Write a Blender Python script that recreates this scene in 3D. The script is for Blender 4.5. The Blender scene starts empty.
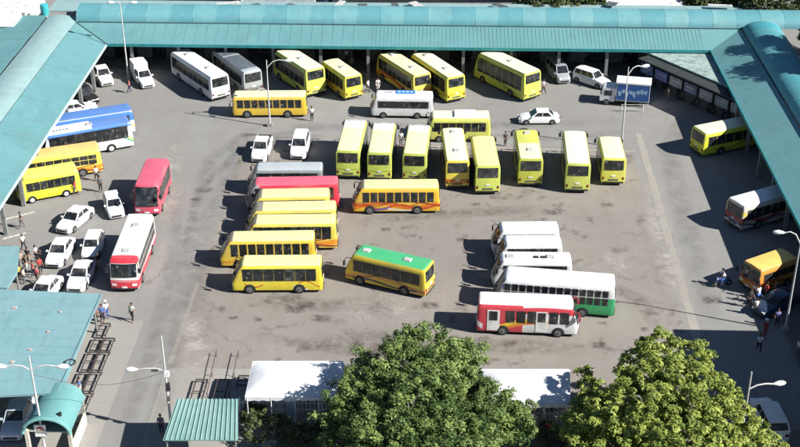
import bpy, math, random
import numpy as np
from mathutils import Vector, Matrix
random.seed(7); RNG = np.random.default_rng(7)
PI = math.pi
scene = bpy.context.scene
COL = scene.collection
# ---------------------------------------------------------------- camera geometry (surveyed from the photograph)
F = 1258.0; PITCH = math.radians(28.9); H = 57.0; YAW = math.radians(1.75)
CA, SA = math.cos(YAW), math.sin(YAW)
def G(px, py, z=0.0):
    dx = (px-400)/F; t = (py-223.5)/F
    y = math.cos(PITCH)-t*math.sin(PITCH); d = math.sin(PITCH)+t*math.cos(PITCH)
    k = (H-z)/d
    return Vector((dx*k, y*k, z))
def W(u, v, z=0.0):                       # terminal frame -> world
    return Vector((u*CA+v*SA, -u*SA+v*CA, z))
def T(px, py, z=0.0):
    p = G(px, py, z)
    return p.x*CA-p.y*SA, p.x*SA+p.y*CA
def proj(p):
    zc = p[1]*math.cos(PITCH)+(H-p[2])*math.sin(PITCH); yc = p[1]*math.sin(PITCH)-(H-p[2])*math.cos(PITCH)
    return 400+F*p[0]/zc, 223.5-F*yc/zc
def height_for(base, ytop):
    lo, hi = 0.0, 40.0
    for _ in range(40):
        m = (lo+hi)/2
        if proj((base.x, base.y, m))[1] > ytop: lo = m
        else: hi = m
    return lo
# ---------------------------------------------------------------- materials
def srgb(r, g, b):
    f = lambda c: ((c/255)/12.92 if c/255 <= .04045 else ((c/255+.055)/1.055)**2.4)
    return (f(r), f(g), f(b), 1)
class N:
    def __init__(s, name):
        s.m = bpy.data.materials.new(name); s.m.use_nodes = True
        s.t = s.m.node_tree; s.b = s.t.nodes['Principled BSDF']
    def n(s, typ, **kw):
        nd = s.t.nodes.new(typ)
        for k, v in kw.items(): setattr(nd, k, v)
        return nd
    def l(s, a, b): s.t.links.new(a, b)
    def math(s, op, a, b=None, clamp=False):
        nd = s.n('ShaderNodeMath', operation=op); nd.use_clamp = clamp
        for i, x in enumerate((a, b)):
            if x is None: continue
            if isinstance(x, (int, float)): nd.inputs[i].default_value = x
            else: s.l(x, nd.inputs[i])
        return nd.outputs[0]
    def mix(s, f, a, b, blend='MIX'):
        nd = s.n('ShaderNodeMix', data_type='RGBA', blend_type=blend)
        for i, x in ((0, f), (6, a), (7, b)):
            if isinstance(x, (int, float)): nd.inputs[i].default_value = x
            elif isinstance(x, (tuple, list)): nd.inputs[i].default_value = tuple(x)[:3]+(1,)
            else: s.l(x, nd.inputs[i])
        return nd.outputs[2]
    def noise(s, scale, detail=4, rough=.6, vec=None, dist=0):
        nd = s.n('ShaderNodeTexNoise'); nd.inputs['Scale'].default_value = scale
        nd.inputs['Detail'].default_value = detail; nd.inputs['Roughness'].default_value = rough
        nd.inputs['Distortion'].default_value = dist
        if vec is not None: s.l(vec, nd.inputs['Vector'])
        return nd.outputs[0]
    def ramp(s, f, a, b):
        nd = s.n('ShaderNodeMapRange'); nd.inputs[1].default_value = a; nd.inputs[2].default_value = b
        s.l(f, nd.inputs[0]); return nd.outputs[0]
    def obj(s): return s.n('ShaderNodeTexCoord').outputs['Object']
    def geo(s): return s.n('ShaderNodeNewGeometry').outputs['Position']
    def scaled(s, vec, sc):
        nd = s.n('ShaderNodeMapping'); nd.inputs['Scale'].default_value = sc; s.l(vec, nd.inputs['Vector']); return nd.outputs[0]
MATS = {}
def mat(name, col, rough=.6, dirt=.12, metal=0.0, scale=1.5, spec=.4):
    if name in MATS: return MATS[name]
    k = N(name)
    v = k.obj()
    c = k.noise(scale, 5, .65, v)
    f = k.ramp(c, .35, .7)
    dark = tuple(x*(1-dirt*2.2) for x in col[:3]); lite = tuple(min(1, x*(1+dirt*.5)) for x in col[:3])
    k.l(k.mix(f, lite, dark), k.b.inputs['Base Color'])
    k.b.inputs['Roughness'].default_value = rough; k.b.inputs['Metallic'].default_value = metal
    k.b.inputs['Specular IOR Level'].default_value = spec
    MATS[name] = k.m; return k.m
def glass(name='vehicle_glass', col=(.012, .015, .018), rough=.12):
    k = N(name); v = k.geo(); oi = k.n('ShaderNodeObjectInfo')
    f = k.ramp(k.noise(1.6, 3, .6, v, .3), .42, .68)
    c = k.mix(k.math('MULTIPLY', f, k.math('ADD', k.math('MULTIPLY', oi.outputs['Random'], .8), .1)), col, (.085, .085, .08))
    sp = k.ramp(k.noise(3.2, 2, .5, v), .66, .69)
    c = k.mix(k.math('MULTIPLY', sp, .6), c, (.26, .24, .2))  # paler patches mixed into the glass colour as glints and interior hints
    k.l(c, k.b.inputs['Base Color']); k.b.inputs['Roughness'].default_value = rough; k.b.inputs['Specular IOR Level'].default_value = .6; MATS[name] = k.m; return k.m
# ---- ground
def ground_mat(name, a, b, stain, dirtcol, crack=.5, stain_lo=.62, extra=None, seams=0):
    k = N(name); v = k.geo()
    big = k.ramp(k.noise(.045, 5, .6, v, .6), .35, .65)
    c = k.mix(big, a, b)
    md = k.ramp(k.noise(.35, 7, .7, v, .4), .38, .66)
    c = k.mix(k.math('MULTIPLY', md, .45), c, dirtcol)
    # traffic streaks along the lanes
    st = k.ramp(k.noise(.5, 5, .6, k.scaled(v, (1.2, .12, 1)), .2), .48, .72)
    c = k.mix(k.math('MULTIPLY', st, .28), c, dirtcol)
    fine = k.ramp(k.noise(3.5, 8, .75, v), .3, .75)
    c = k.mix(k.math('MULTIPLY', fine, .22), c, tuple(x*.55 for x in a[:3]))
    sp = k.ramp(k.noise(.38, 7, .7, v, .25), stain_lo, stain_lo+.09)
    c = k.mix(k.math('MULTIPLY', sp, .6), c, stain)
    sp2 = k.ramp(k.noise(1.1, 4, .6, k.scaled(v, (1, 1.5, 1)), .1), .68, .73)
    c = k.mix(k.math('MULTIPLY', sp2, .65), c, stain)
    s3 = k.ramp(k.noise(2.6, 2, .5, k.scaled(v, (1, 1.6, 1)), .1), .735, .755)
    c = k.mix(k.math('MULTIPLY', k.math('MULTIPLY', s3, k.ramp(k.noise(.16, 3, .5, v), .45, .6)), .85), c, stain)
    lt = k.ramp(k.noise(.8, 6, .7, k.scaled(v, (1, .6, 1)), .5), .64, .74)
    c = k.mix(k.math('MULTIPLY', lt, .35), c, tuple(min(1, x*1.35) for x in a[:3]))
    vo = k.n('ShaderNodeTexVoronoi', feature='DISTANCE_TO_EDGE'); vo.inputs['Scale'].default_value = .11
    wp = k.n('ShaderNodeMix', data_type='VECTOR'); 
    nz = k.n('ShaderNodeTexNoise'); nz.inputs['Scale'].default_value = .5; nz.inputs['Detail'].default_value = 5; k.l(v, nz.inputs['Vector'])
    ad = k.n('ShaderNodeVectorMath', operation='MULTIPLY_ADD'); k.l(nz.outputs[1], ad.inputs[0]); ad.inputs[1].default_value = (3, 3, 0); k.l(v, ad.inputs[2])
    k.l(ad.outputs[0], vo.inputs['Vector'])
    k.t.nodes.remove(wp)
    ce = k.math('LESS_THAN', vo.outputs['Distance'], .006)
    gate = k.ramp(k.noise(.12, 2, .5, v), .5, .6)
    c = k.mix(k.math('MULTIPLY', k.math('MULTIPLY', ce, gate), crack*.55), c, stain)
    if seams:
        sx = k.n('ShaderNodeSeparateXYZ'); k.l(v, sx.inputs[0])
        for ax, per in ((0, seams), (1, seams*1.2)):
            fr = k.math('FRACT', k.math('DIVIDE', sx.outputs[ax], per))
            ln = k.math('LESS_THAN', fr, .018)
            c = k.mix(k.math('MULTIPLY', ln, .28), c, stain)
    k.l(c, k.b.inputs['Base Color']); k.b.inputs['Roughness'].default_value = .93; k.b.inputs['Specular IOR Level'].default_value = .2
    bp = k.n('ShaderNodeBump'); bp.inputs['Strength'].default_value = .25; bp.inputs['Distance'].default_value = .05
    k.l(k.noise(6, 6, .7, v), bp.inputs['Height']); k.l(bp.outputs[0], k.b.inputs['Normal'])
    MATS[name] = k.m; return k.m
# ---- vehicle paint with livery waves: (z0, amp, freq, phase, halfwidth, colour, xmin, xmax)
def livery(name, base, waves=(), splits=(), rough=.35):
    if name in MATS: return MATS[name]
    k = N(name); v = k.obj(); sx = k.n('ShaderNodeSeparateXYZ'); k.l(v, sx.inputs[0]); X, Z = sx.outputs[0], sx.outputs[2]
    c = k.mix(k.math('MULTIPLY', k.ramp(k.noise(.9, 5, .6, v), .42, .72), .34), base, tuple(x*.62 for x in base[:3]))
    c = k.mix(k.math('MULTIPLY', k.ramp(k.noise(.5, 6, .7, k.scaled(v, (.5, 3, 1))), .5, .7), .3), c, (.34, .30, .22))
    for z0, amp, fr, ph, hw, col, x0, x1 in waves:
        s = k.math('SINE', k.math('ADD', k.math('MULTIPLY', X, fr), ph))
        d = k.math('ABSOLUTE', k.math('SUBTRACT', Z, k.math('ADD', k.math('MULTIPLY', s, amp), z0)))
        m = k.math('LESS_THAN', d, hw)
        m = k.math('MULTIPLY', m, k.math('MULTIPLY', k.math('GREATER_THAN', X, x0), k.math('LESS_THAN', X, x1)))
        c = k.mix(m, c, col)
    for x0, x1, col in splits:
        m = k.math('MULTIPLY', k.math('GREATER_THAN', X, x0), k.math('LESS_THAN', X, x1))
        c = k.mix(m, c, col)
    # road dust on the skirts
    dz = k.math('MULTIPLY', k.ramp(k.noise(2.5, 5, .7, v), .4, .7), .18)
    c = k.mix(dz, c, (.25, .22, .18))
    k.l(c, k.b.inputs['Base Color']); k.b.inputs['Roughness'].default_value = rough
    MATS[name] = k.m; return k.m
# ---------------------------------------------------------------- mesh helpers
class MB:
    def __init__(s): s.v = []; s.f = []; s.mi = []; s.cur = 0
    def add(s, vs, fs):
        o = len(s.v); s.v += [tuple(p) for p in vs]; s.f += [tuple(i+o for i in q) for q in fs]; s.mi += [s.cur]*len(fs)
    def box(s, c, d, rz=0, taper=1.0):
        x, y, z = d[0]/2, d[1]/2, d[2]/2; R = Matrix.Rotation(rz, 3, 'Z'); c = Vector(c)
        vs = []
        for k in (-1, 1):
            t = taper if k > 0 else 1
            for a, b in ((-1, -1), (1, -1), (1, 1), (-1, 1)): vs.append(c+R@Vector((a*x*t, b*y*t, k*z)))
        s.add(vs, [(3, 2, 1, 0), (4, 5, 6, 7), (0, 1, 5, 4), (1, 2, 6, 5), (2, 3, 7, 6), (3, 0, 4, 7)])
    def tube(s, pts, r, n=8, caps=True):
        pts = [Vector(p) for p in pts]; rs = r if isinstance(r, (list, tuple)) else [r]*len(pts)
        rings = []
        for i, p in enumerate(pts):
            d = (pts[min(i+1, len(pts)-1)]-pts[max(i-1, 0)]).normalized()
            up = Vector((0, 0, 1)) if abs(d.z) < .9 else Vector((1, 0, 0))
            a = d.cross(up).normalized(); b = d.cross(a).normalized()
            rings.append([p+(a*math.cos(2*PI*k/n)+b*math.sin(2*PI*k/n))*rs[i] for k in range(n)])
        vs = [q for r_ in rings for q in r_]; fs = []
        for i in range(len(pts)-1):
            for k in range(n):
                fs.append((i*n+k, i*n+(k+1) % n, (i+1)*n+(k+1) % n, (i+1)*n+k))
        if caps: fs.append(tuple(range(n))[::-1]); fs.append(tuple((len(pts)-1)*n+k for k in range(n)))
        s.add(vs, fs)
    def lathe_y(s, prof, n=20, c=(0, 0, 0)):      # profile (r, y) around the Y axis
        vs = []; fs = []
        for r, y in prof:
            for k in range(n): vs.append((c[0]+r*math.cos(2*PI*k/n), c[1]+y, c[2]+r*math.sin(2*PI*k/n)))
        for i in range(len(prof)-1):
            for k in range(n): fs.append((i*n+k, i*n+(k+1) % n, (i+1)*n+(k+1) % n, (i+1)*n+k))
        fs.append(tuple(range(n))); fs.append(tuple((len(prof)-1)*n+k for k in range(n))[::-1])
        s.add(vs, fs)
    def slab(s, outer, inner):                    # two grids (rows of equal points) joined into a closed slab
        R, C = len(outer), len(outer[0]); vs = [p for r in outer for p in r]+[p for r in inner for p in r]; n = R*C; fs = []
        for i in range(R-1):
            for j in range(C-1):
                a, b, c, d = i*C+j, i*C+j+1, (i+1)*C+j+1, (i+1)*C+j
                fs.append((a, b, c, d)); fs.append((n+d, n+c, n+b, n+a))
        for j in range(C-1):
            fs.append((j+1, j, n+j, n+j+1)); q = (R-1)*C; fs.append((q+j, q+j+1, n+q+j+1, n+q+j))
        for i in range(R-1):
            fs.append((i*C, (i+1)*C, n+(i+1)*C, n+i*C)); q = C-1; fs.append(((i+1)*C+q, i*C+q, n+i*C+q, n+(i+1)*C+q))
        s.add(vs, fs)
    def quad_slab(s, q, out, inn=.02, inset=0):   # four corners -> thin closed slab
        q = [Vector(p) for p in q]; c = sum(q, Vector())/4
        if inset: q = [p+(c-p).normalized()*min(inset, (c-p).length*.5) for p in q]
        n = (q[1]-q[0]).cross(q[3]-q[0]).normalized()
        s.slab([[q[0]+n*out, q[1]+n*out], [q[3]+n*out, q[2]+n*out]], [[q[0]-n*inn, q[1]-n*inn], [q[3]-n*inn, q[2]-n*inn]])
    def prism(s, poly, z0, z1):
        n = len(poly); vs = [(p[0], p[1], z0) for p in poly]+[(p[0], p[1], z1) for p in poly]
        fs = [tuple(range(n))[::-1], tuple(range(n, 2*n))]+[(i, (i+1) % n, n+(i+1) % n, n+i) for i in range(n)]
        s.add(vs, fs)
    def mesh(s, name, m, sharp=35):
        me = bpy.data.meshes.new(name); me.from_pydata(s.v, [], s.f)
        ms = m if isinstance(m, (list, tuple)) else [m]
        for x in ms: me.materials.append(x)
        if len(ms) > 1: me.polygons.foreach_set('material_index', s.mi)
        import bmesh
        bm = bmesh.new(); bm.from_mesh(me); bmesh.ops.remove_doubles(bm, verts=bm.verts, dist=1e-5); bmesh.ops.recalc_face_normals(bm, faces=bm.faces); bm.to_mesh(me); bm.free()
        me.polygons.foreach_set('use_smooth', [True]*len(me.polygons)); me.set_sharp_from_angle(angle=math.radians(sharp))
        me.update(); return me
    def build(s, name, m, parent=None, sharp=35): return link(name, s.mesh(name, m, sharp), parent)
def link(name, me, parent=None, loc=None):
    o = bpy.data.objects.new(name, me); COL.objects.link(o)
    if parent is not None: o.parent = parent
    if loc is not None: o.location = loc
    return o
def tag(o, label, cat, group=None, kind=None):
    if label: o['label'] = label
    if cat: o['category'] = cat
    if group: o['group'] = group
    if kind: o['kind'] = kind
    return o
def root(name, label, cat, loc=(0, 0, 0), rz=0, group=None):
    o = bpy.data.objects.new(name, None); COL.objects.link(o); o.empty_display_size = .3
    o.location = loc; o.rotation_euler = (0, 0, rz); return tag(o, label, cat, group)
def struct(o): o['kind'] = 'structure'; return o
# ---------------------------------------------------------------- colours
WHITE = (.70, .71, .70); CREAM = (.80, .72, .38); YEL = (.70, .57, .09); PALEY = (.80, .72, .30); LIME = (.55, .60, .08); LIMEY = (.68, .66, .05)
ORG = (.70, .27, .02); RED = (.55, .03, .05); PINK = (.62, .07, .12); GREEN = (.03, .33, .12); BLUE = (.05, .17, .50); DKRED = (.30, .02, .01)
M_GL = glass(); M_TY = mat('tyre_rubber', (.018, .018, .018), .85); M_RIM = mat('rim_steel', (.20, .20, .20), .5, .3)
M_RIMW = mat('rim_white', (.65, .65, .63), .5, .2)
M_DK = mat('dark_trim', (.025, .025, .027), .6); M_LAMP = mat('lamp_clear', (.75, .75, .72), .15, .05); M_TAIL = mat('lamp_red', (.16, .012, .01), .25, .05); M_GRL = mat('grille_grey', (.12, .12, .08), .7)
M_PLATE = mat('plate_white', (.7, .7, .68), .5); M_CHROME = mat('brushed_metal', (.55, .55, .55), .3, .1, .8)
M_AMB = mat('lamp_amber', (.6, .25, .02), .25, .05)
MC = {}
def cached(key, fn):
    if key not in MC: MC[key] = fn()
    return MC[key]
def wheel_meshes(r, w, rim=M_RIM):
    def mk():
        a = MB(); a.lathe_y([(r*.62, -w/2+.01), (r*.9, -w/2), (r, -w/2+.04), (r, w/2-.04), (r*.9, w/2), (r*.62, w/2-.01)], 20)
        b = MB(); b.lathe_y([(r*.61, -w/2-.005), (r*.5, -w/2+.03), (r*.22, -w/2+.02), (r*.18, -w/2-.03), (r*.02, -w/2-.035)], 16)
        return a.mesh('wheel', M_TY), b.mesh('rim', rim)
    return cached(('wheel', r, w, rim.name), mk)
def add_wheel(par, x, y, r, w, rim=M_RIM):
    a, b = wheel_meshes(r, w, rim)
    o = link('wheel', a, par, (x, y, r)); o.rotation_euler = (0, 0, 0 if y < 0 else PI)
    link('rim', b, o)
# ---------------------------------------------------------------- bus
def bus(name, label, cat, front, rear, h, body, roofm, group=None, w=1.22, nwin=7, minlen=None, maxlen=None, anchor='f',
        rake=.34, win=(1.26, .5), gap=.07, ac=0, hatches=1, doors=(), windscreen=True, rimm=M_RIM, bumper=None, trim=None, glassm=M_GL, rearglass=True, slit=False, curtain=None, frame_len=None, mirrors=True, rail=False, wsz=None):
    pf, pr = G(front[0], front[1], h), G(rear[0], rear[1], h)
    d = pf-pr; L = d.length; yaw = math.atan2(d.y, d.x); dn = d.normalized()
    if minlen and L < minlen:
        if anchor == 'f': pr = pf-dn*minlen
        else: pf = pr+dn*minlen
        L = minlen
    if maxlen and L > maxlen:
        if anchor == 'f': pr = pf-dn*maxlen
        else: pf = pr+dn*maxlen
        L = maxlen
    c = (pf+pr)/2
    R = root(name, label, cat, (c.x, c.y, 0), yaw, group)
    hl = L/2
    lv = [(.965, .33), (1, .5), (1, 1.0), (1, h-.75), (.985, h-.42), (.95, h-.2), (.86, h-.06)]
    def rnd(z): t = max(0, z-(h-.4))/.4; return .20*t*t
    def xf(y, z): return hl-.14*(y/w)**2-rake*max(0, z-1.15)-rnd(z)
    def xr(y, z): return -hl+.07*(y/w)**2+.07*max(0, z-1.2)+rnd(z)*.6
    ts = [0, .012, .04, .2, .4, .6, .8, .96, .988, 1]
    def yk(t): return .95 if t in (0, 1) else (.985 if t in (.012, .988) else 1)
    NC = 8
    B = MB()
    for sgn in (-1, 1):
        vs = []
        for t in ts:
            for yf_, z in lv:
                y = sgn*yf_*w*yk(t); vs.append((xr(y, z)*(1-t)+xf(y, z)*t, y, z))
        n = len(lv); fs = [(i*n+j, (i+1)*n+j, (i+1)*n+j+1, i*n+j+1) for i in range(len(ts)-1) for j in range(n-1)]
        B.add(vs, fs)
    def zr(y): return h-.06*(abs(y)/(.86*w))**2
    for t, fx in ((0, xr), (1, xf)):
        vs = []; rows = [(a*.95, z) for a, z in lv]
        for yf_, z in rows:
            for j in range(NC+1):
                y = yf_*w*(2*j/NC-1); vs.append((fx(y, z), y, z))
        n = NC+1; B.add(vs, [(i*n+j, i*n+j+1, (i+1)*n+j+1, (i+1)*n+j) for i in range(len(rows)-1) for j in range(NC)])
    B.build('body', body, R, 40)
    RF = MB(); vs = []
    for t in ts:
        for j in range(NC+1):
            y = .86*w*yk(t)*(2*j/NC-1); z = zr(y) if 0 < t < 1 else h-.06
            vs.append((xr(y, h-.06)*(1-t)+xf(y, h-.06)*t, y, z))
    n = NC+1; RF.add(vs, [(i*n+j, i*n+j+1, (i+1)*n+j+1, (i+1)*n+j) for i in range(len(ts)-1) for j in range(NC)])
    RF.build('roof', roofm, R, 40)
    def patch(fx, y0, y1, z0, z1, out, inn=.05, ny=6, nz=3):
        s = 1 if fx is xf else -1
        g = lambda o: [[(fx(y0+(y1-y0)*j/ny, z0+(z1-z0)*i/nz)+s*o, y0+(y1-y0)*j/ny, z0+(z1-z0)*i/nz) for j in range(ny+1)] for i in range(nz+1)]
        m = MB(); m.slab(g(out), g(-inn)); return m
    wz = wsz or (1.18, h-.2)
    if windscreen: patch(xf, -w*.88, w*.88, wz[0], wz[1], .025, ny=8, nz=5).build('windscreen', glassm, R)
    if rearglass: patch(xr, -w*.8, w*.8, h-1.3, h-.3, .03).build('rear_window', glassm, R)
    patch(xr, -w*.42, w*.42, .60, .80, .015).build('engine_grille', M_GRL, R)
    patch(xr, -.22, .22, 1.05, 1.2, .03).build('number_plate', M_PLATE, R)
    patch(xf, -.22, .22, .48, .62, .05).build('number_plate', M_PLATE, R)
    patch(xf, -w*.9, w*.9, .34, .46, .045).build('bumper', bumper or M_DK, R)
    patch(xr, -w*.88, w*.88, .34, .5, .04).build('bumper', bumper or M_DK, R)
    for s in (-1, 1):
        a, b = sorted((s*w*.55, s*w*.88)); patch(xf, a, b, .66, .88, .03, ny=2, nz=1).build('headlight', M_LAMP, R)
        a, b = sorted((s*w*.76, s*w*.9)); patch(xr, a, b, .74, 1.0, .03, ny=1, nz=1).build('tail_light', M_TAIL, R)
    # side glass
    x0, x1 = -hl+.55, hl-.5-rake*.9
    z0, z1 = win[0], h-win[1]
    cw = (x1-x0)/nwin
    for s in (-1, 1):
        for i in range(nwin):
            a, b = x0+i*cw+gap/2, x0+(i+1)*cw-gap/2
            if s < 0 and any(d0 < (a+b)/2 < d1 for d0, d1 in doors): continue
            key = ('win', round(b-a, 3), round(z1-z0, 3), round(w, 2), s, slit, glassm.name, curtain)
            def mk():
                m = MB(); hw_ = (b-a)/2
                if slit:
                    m.box((0, s*(w-.015), z0+(z1-z0)*.25), (2*hw_, .06, (z1-z0)*.46)); m.box((0, s*(w-.015), z0+(z1-z0)*.77), (2*hw_, .06, (z1-z0)*.42))
                else: m.box((0, s*(w-.015), (z0+z1)/2), (2*hw_, .06, z1-z0))
                return m.mesh('window', glassm)
            o = link('window', cached(key, mk), R, ((a+b)/2, 0, 0))
            if curtain and (i*7+3) % curtain == 0:
                m = MB(); m.box(((a+b)/2, s*(w+.017), z0+(z1-z0)*.5), ((b-a)*.35, .006, (z1-z0)*.7)); m.build('curtain', M_CURT, R)
    for d0, d1 in doors:
        m = MB(); m.box(((d0+d1)/2, -(w-.01), (.45+z1)/2), (d1-d0-.1, .07, z1-.45)); D = m.build('door', M_DOOR, R)
        g = MB(); g.box(((d0+d1)/2, -(w+.03), (1.35+z1)/2), ((d1-d0)*.6, .02, z1-1.5)); g.build('door_window', glassm, D)
    # wheels
    r = .43 if L > 7 else .36
    for x in (hl-L*.2, -hl+L*.26):
        for s in (-1, 1):
            m = MB(); nn = 14
            pts = [(x+r*1.18*math.cos(PI*k/nn), r+r*1.18*math.sin(PI*k/nn)) for k in range(nn+1)]; pts = [(x+r*1.18, .335)]+pts+[(x-r*1.18, .335)]
            ya, yb = s*(w-.05), s*(w+.008); n2 = len(pts)
            m.add([(p[0], ya, p[1]) for p in pts]+[(p[0], yb, p[1]) for p in pts], [tuple(range(n2)), tuple(range(n2, 2*n2))[::-1]]+[(i, (i+1) % n2, n2+(i+1) % n2, n2+i) for i in range(n2)])
            m.build('wheel_arch', M_DK, R)
            add_wheel(R, x, s*(w-.11), r, .30, rimm)
    m = MB(); m.box((0, 0, .28), (L-.5, w*1.7, .16)); m.build('chassis', M_DK, R)
    if mirrors:
        for s in (-1, 1):
            m = MB(); a = Vector((hl-.35-rake*.8, s*w*.9, h-.45)); b = a+Vector((.45, s*.18, .05)); c2 = b+Vector((.12, s*.10, -.35))
            m.tube([a, b, c2], .035, 6); m.box(c2+Vector((0, 0, -.15)), (.12, .24, .42)); m.build('mirror', trim or M_DK, R)
    for k in range(hatches):
        x = (-.22+.5*k)*L if hatches > 1 else -.05*L
        m = MB(); m.box((x, 0, h+.04), (.7, .6, .1), taper=.85); m.build('roof_hatch', M_HATCH, R)
    if ac:
        m = MB(); m.box((-.1*L, 0, h+.09), (ac, w*1.3, .2), taper=.92)
        for k in (-1, 1): m.box((-.1*L+k*ac*.25, 0, h+.2), (.5, .5, .04))
        m.build('air_conditioner', M_AC, R)
    if rail:
        m = MB()
        for s in (-1, 1): m.tube([(-hl*.8, s*w*.7, h+.12), (hl*.5, s*w*.7, h+.12)], .025, 5)
        m.build('roof_rack', M_CHROME, R)
    R['len'] = L
    return R
M_CURT = mat('curtain_cloth', (.6, .58, .5), .9); M_DOOR = mat('door_white', (.70, .70, .68), .4); M_HATCH = mat('hatch_grey', (.45, .45, .42), .5, .2)
M_AC = mat('ac_cover', (.72, .72, .66), .5, .12)
# roofs
def roofmat(name, base, splits=()): return livery(name, base, (), splits, .45)
OW = [(.95, .22, .9, .4, .24, ORG, -20, 20), (.78, .25, .8, 1.4, .08, DKRED, -20, 20), (1.12, .12, 1.3, 0, .05, DKRED, -3.2, 3.5)]
L_YEL = livery('paint_yellow', YEL, [(.62, .05, 1, 0, .18, (.74, .40, .02), -20, 20)])
L_YSW = livery('paint_yellow_swoosh', YEL, OW)
L_YORG = livery('paint_amber_flame', (.74, .44, .03), [(.95, .25, 1.0, 0, .2, (.65, .16, .01), -3.9, 4), (1.05, .2, 2.1, .6, .05, (.2, .03, .01), -20, 20), (.8, .22, 1.6, 2.2, .1, (.50, .06, .01), -20, 20), (.62, .16, 1.3, 1.8, .12, (.14, .1, .3), .6, 2.9), (.5, .1, 1.5, 0, .09, (.75, .72, .6), -1.5, .8), (1.2, .18, .9, 2, .04, DKRED, -20, 20)])
L_YRED = livery('paint_yellow_curl', (.76, .62, .04), [(.95, .3, 2.2, .5, .06, (.5, .12, .02), -3.6, -1.8), (.9, .25, 2.2, .5, .07, (.55, .14, .02), 1.2, 2.8), (.7, .3, 1.6, 2.5, .12, (.82, .78, .6), -2.6, -1.4)])
L_LIME = livery('paint_lime', (.52, .60, .10), [(1.15, .1, .8, 0, .05, (.28, .36, .01), -20, 20)])
L_LIMES = livery('paint_lime_curve', (.58, .62, .09), [(1.05, .35, .7, .6, .07, (.14, .17, .02), -3.0, 2.5), (.8, .35, .7, .8, .05, (.28, .36, .02), -3.5, 2)])
L_LIMY = livery('paint_lemon', (.72, .68, .06), [(.95, .25, .8, 0, .16, (.45, .40, .02), -20, 1.5), (.8, .3, .8, .4, .05, (.4, .14, .02), -2.8, 2.5)])
L_LEMS = livery('paint_lemon_band', (.74, .64, .06), [(.9, .25, .8, .3, .22, (.66, .36, .02), -1.8, 20), (.9, .35, .9, 1.8, .05, DKRED, -2.8, 20)])
L_WHT = livery('paint_white', WHITE, [(1.12, 0, 1, 0, .03, (.35, .35, .36), -20, 20)])
L_WHT2 = livery('paint_white_mark', WHITE, [(1.1, .25, .8, 2.6, .05, (.15, .4, .2), -20, -2.0), (.9, .2, .8, 2.6, .04, (.5, .5, .52), -20, 0)])
L_SILV = livery('paint_silver', (.32, .34, .33), [(.9, .1, .6, 0, .2, (.16, .18, .17), -20, 20)])
L_BLUW = livery('paint_white_sweep', WHITE, [(1.6, .9, .7, 2.6, .10, (.55, .62, .06), -20, -1.6), (1.38, .9, .7, 2.6, .09, (.03, .32, .2), -20, -1.4), (2.95, 0, 1, 0, .35, BLUE, -20, 20)])
L_BLU = livery('paint_blue', (.70, .72, .76), [(1.4, .6, .7, 2.6, .1, (.55, .62, .06), -20, -1.8), (2.2, 0, 1, 0, .5, BLUE, -20, 20)])
L_RED = livery('paint_red', PINK, [(1.1, .1, .6, 0, .03, (.3, .01, .02), -20, 20)])
L_WRED = livery('paint_white_red_skirt', (.76, .74, .70), [(.62, .15, .5, 0, .32, RED, -20, 20), (3.0, 0, 1, 0, .42, RED, 3.2, 20), (1.12, .08, 1.5, 0, .05, RED, -20, 20), (2.6, .1, 1, 0, .22, RED, 4.2, 20)])
L_GRNR = livery('paint_flame_yellow', (.76, .56, .04), [(.95, .3, .9, 1.2, .25, (.68, .34, .08), -4.2, 20), (1.0, .35, .9, 1.7, .05, (.2, .05, .02), -4, 20), (.62, .12, 1.2, 0, .1, (.06, .06, .07), -3, 3)])
L_WGR = livery('paint_white_green_tail', WHITE, [(1.0, .05, 1, 0, .9, GREEN, -5.2, -1.6), (.75, .2, .7, 1, .12, GREEN, -1.6, 3)])
L_WG2 = livery('paint_white_green_dash', WHITE, [(1.0, .1, 1, 0, .4, GREEN, -3.6, -1.8)])
L_RW = livery('paint_red_white_flame', WHITE, [(.9, 0, 1, 0, 3, (.56, .05, .07), -20, -.4), (1.0, .45, .8, 1.2, .26, (.74, .50, .04), -2.8, 1.6), (.80, .45, .8, 1.2, .14, (.66, .22, .03), -2.8, 1.4), (2.38, .04, 1, 0, .28, (.56, .05, .07), -20, 20), (.9, .3, 2.5, 0, .25, (.75, .73, .70), -4.2, -3.6)])
L_JEEP = livery('paint_orange_jeep', (.62, .24, .02), [(.9, .2, 1, 0, .12, (.35, .08, .01), -20, 20)])
L_LIMD = livery('paint_lime_flame', (.74, .60, .07), [(.9, .25, 1.4, 0, .22, (.62, .25, .02), -20, 20), (1.0, .3, 1.6, 1, .05, DKRED, -20, 20)])
L_BRN = livery('paint_brown_swirl', (.55, .5, .42), [(1.1, .3, 1.5, 0, .25, (.32, .06, .05), -20, 20), (1.8, .2, 1, 0, .2, (.6, .5, .1), -20, -3.4), (.7, .2, 1.5, 1, .12, (.12, .12, .2), -20, 20)])
# ---------------------------------------------------------------- light, sky, camera
world = bpy.data.worlds.new('World'); scene.world = world; world.use_nodes = True
nt = world.node_tree; bg = nt.nodes['Background']; sky = nt.nodes.new('ShaderNodeTexSky'); sky.sky_type = 'NISHITA'; sky.sun_disc = False
EL = math.radians(36); AZ = math.atan2(.94, -.34)      # clockwise from +Y
sky.sun_elevation = EL; sky.sun_rotation = AZ; nt.links.new(sky.outputs[0], bg.inputs[0]); bg.inputs[1].default_value = .055; sky.air_density = 1.0; sky.dust_density = .4; sky.ozone_density = 2.0; sky.altitude = 3000
sun = bpy.data.lights.new('sun', 'SUN'); sun.energy = 5.0; sun.angle = math.radians(.5); sun.color = (1, .97, .92)
so = bpy.data.objects.new('sun', sun); COL.objects.link(so)
sd = Vector((math.sin(AZ)*math.cos(EL), math.cos(AZ)*math.cos(EL), math.sin(EL)))
so.rotation_euler = sd.to_track_quat('Z', 'Y').to_euler(); so.location = sd*200
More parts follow.
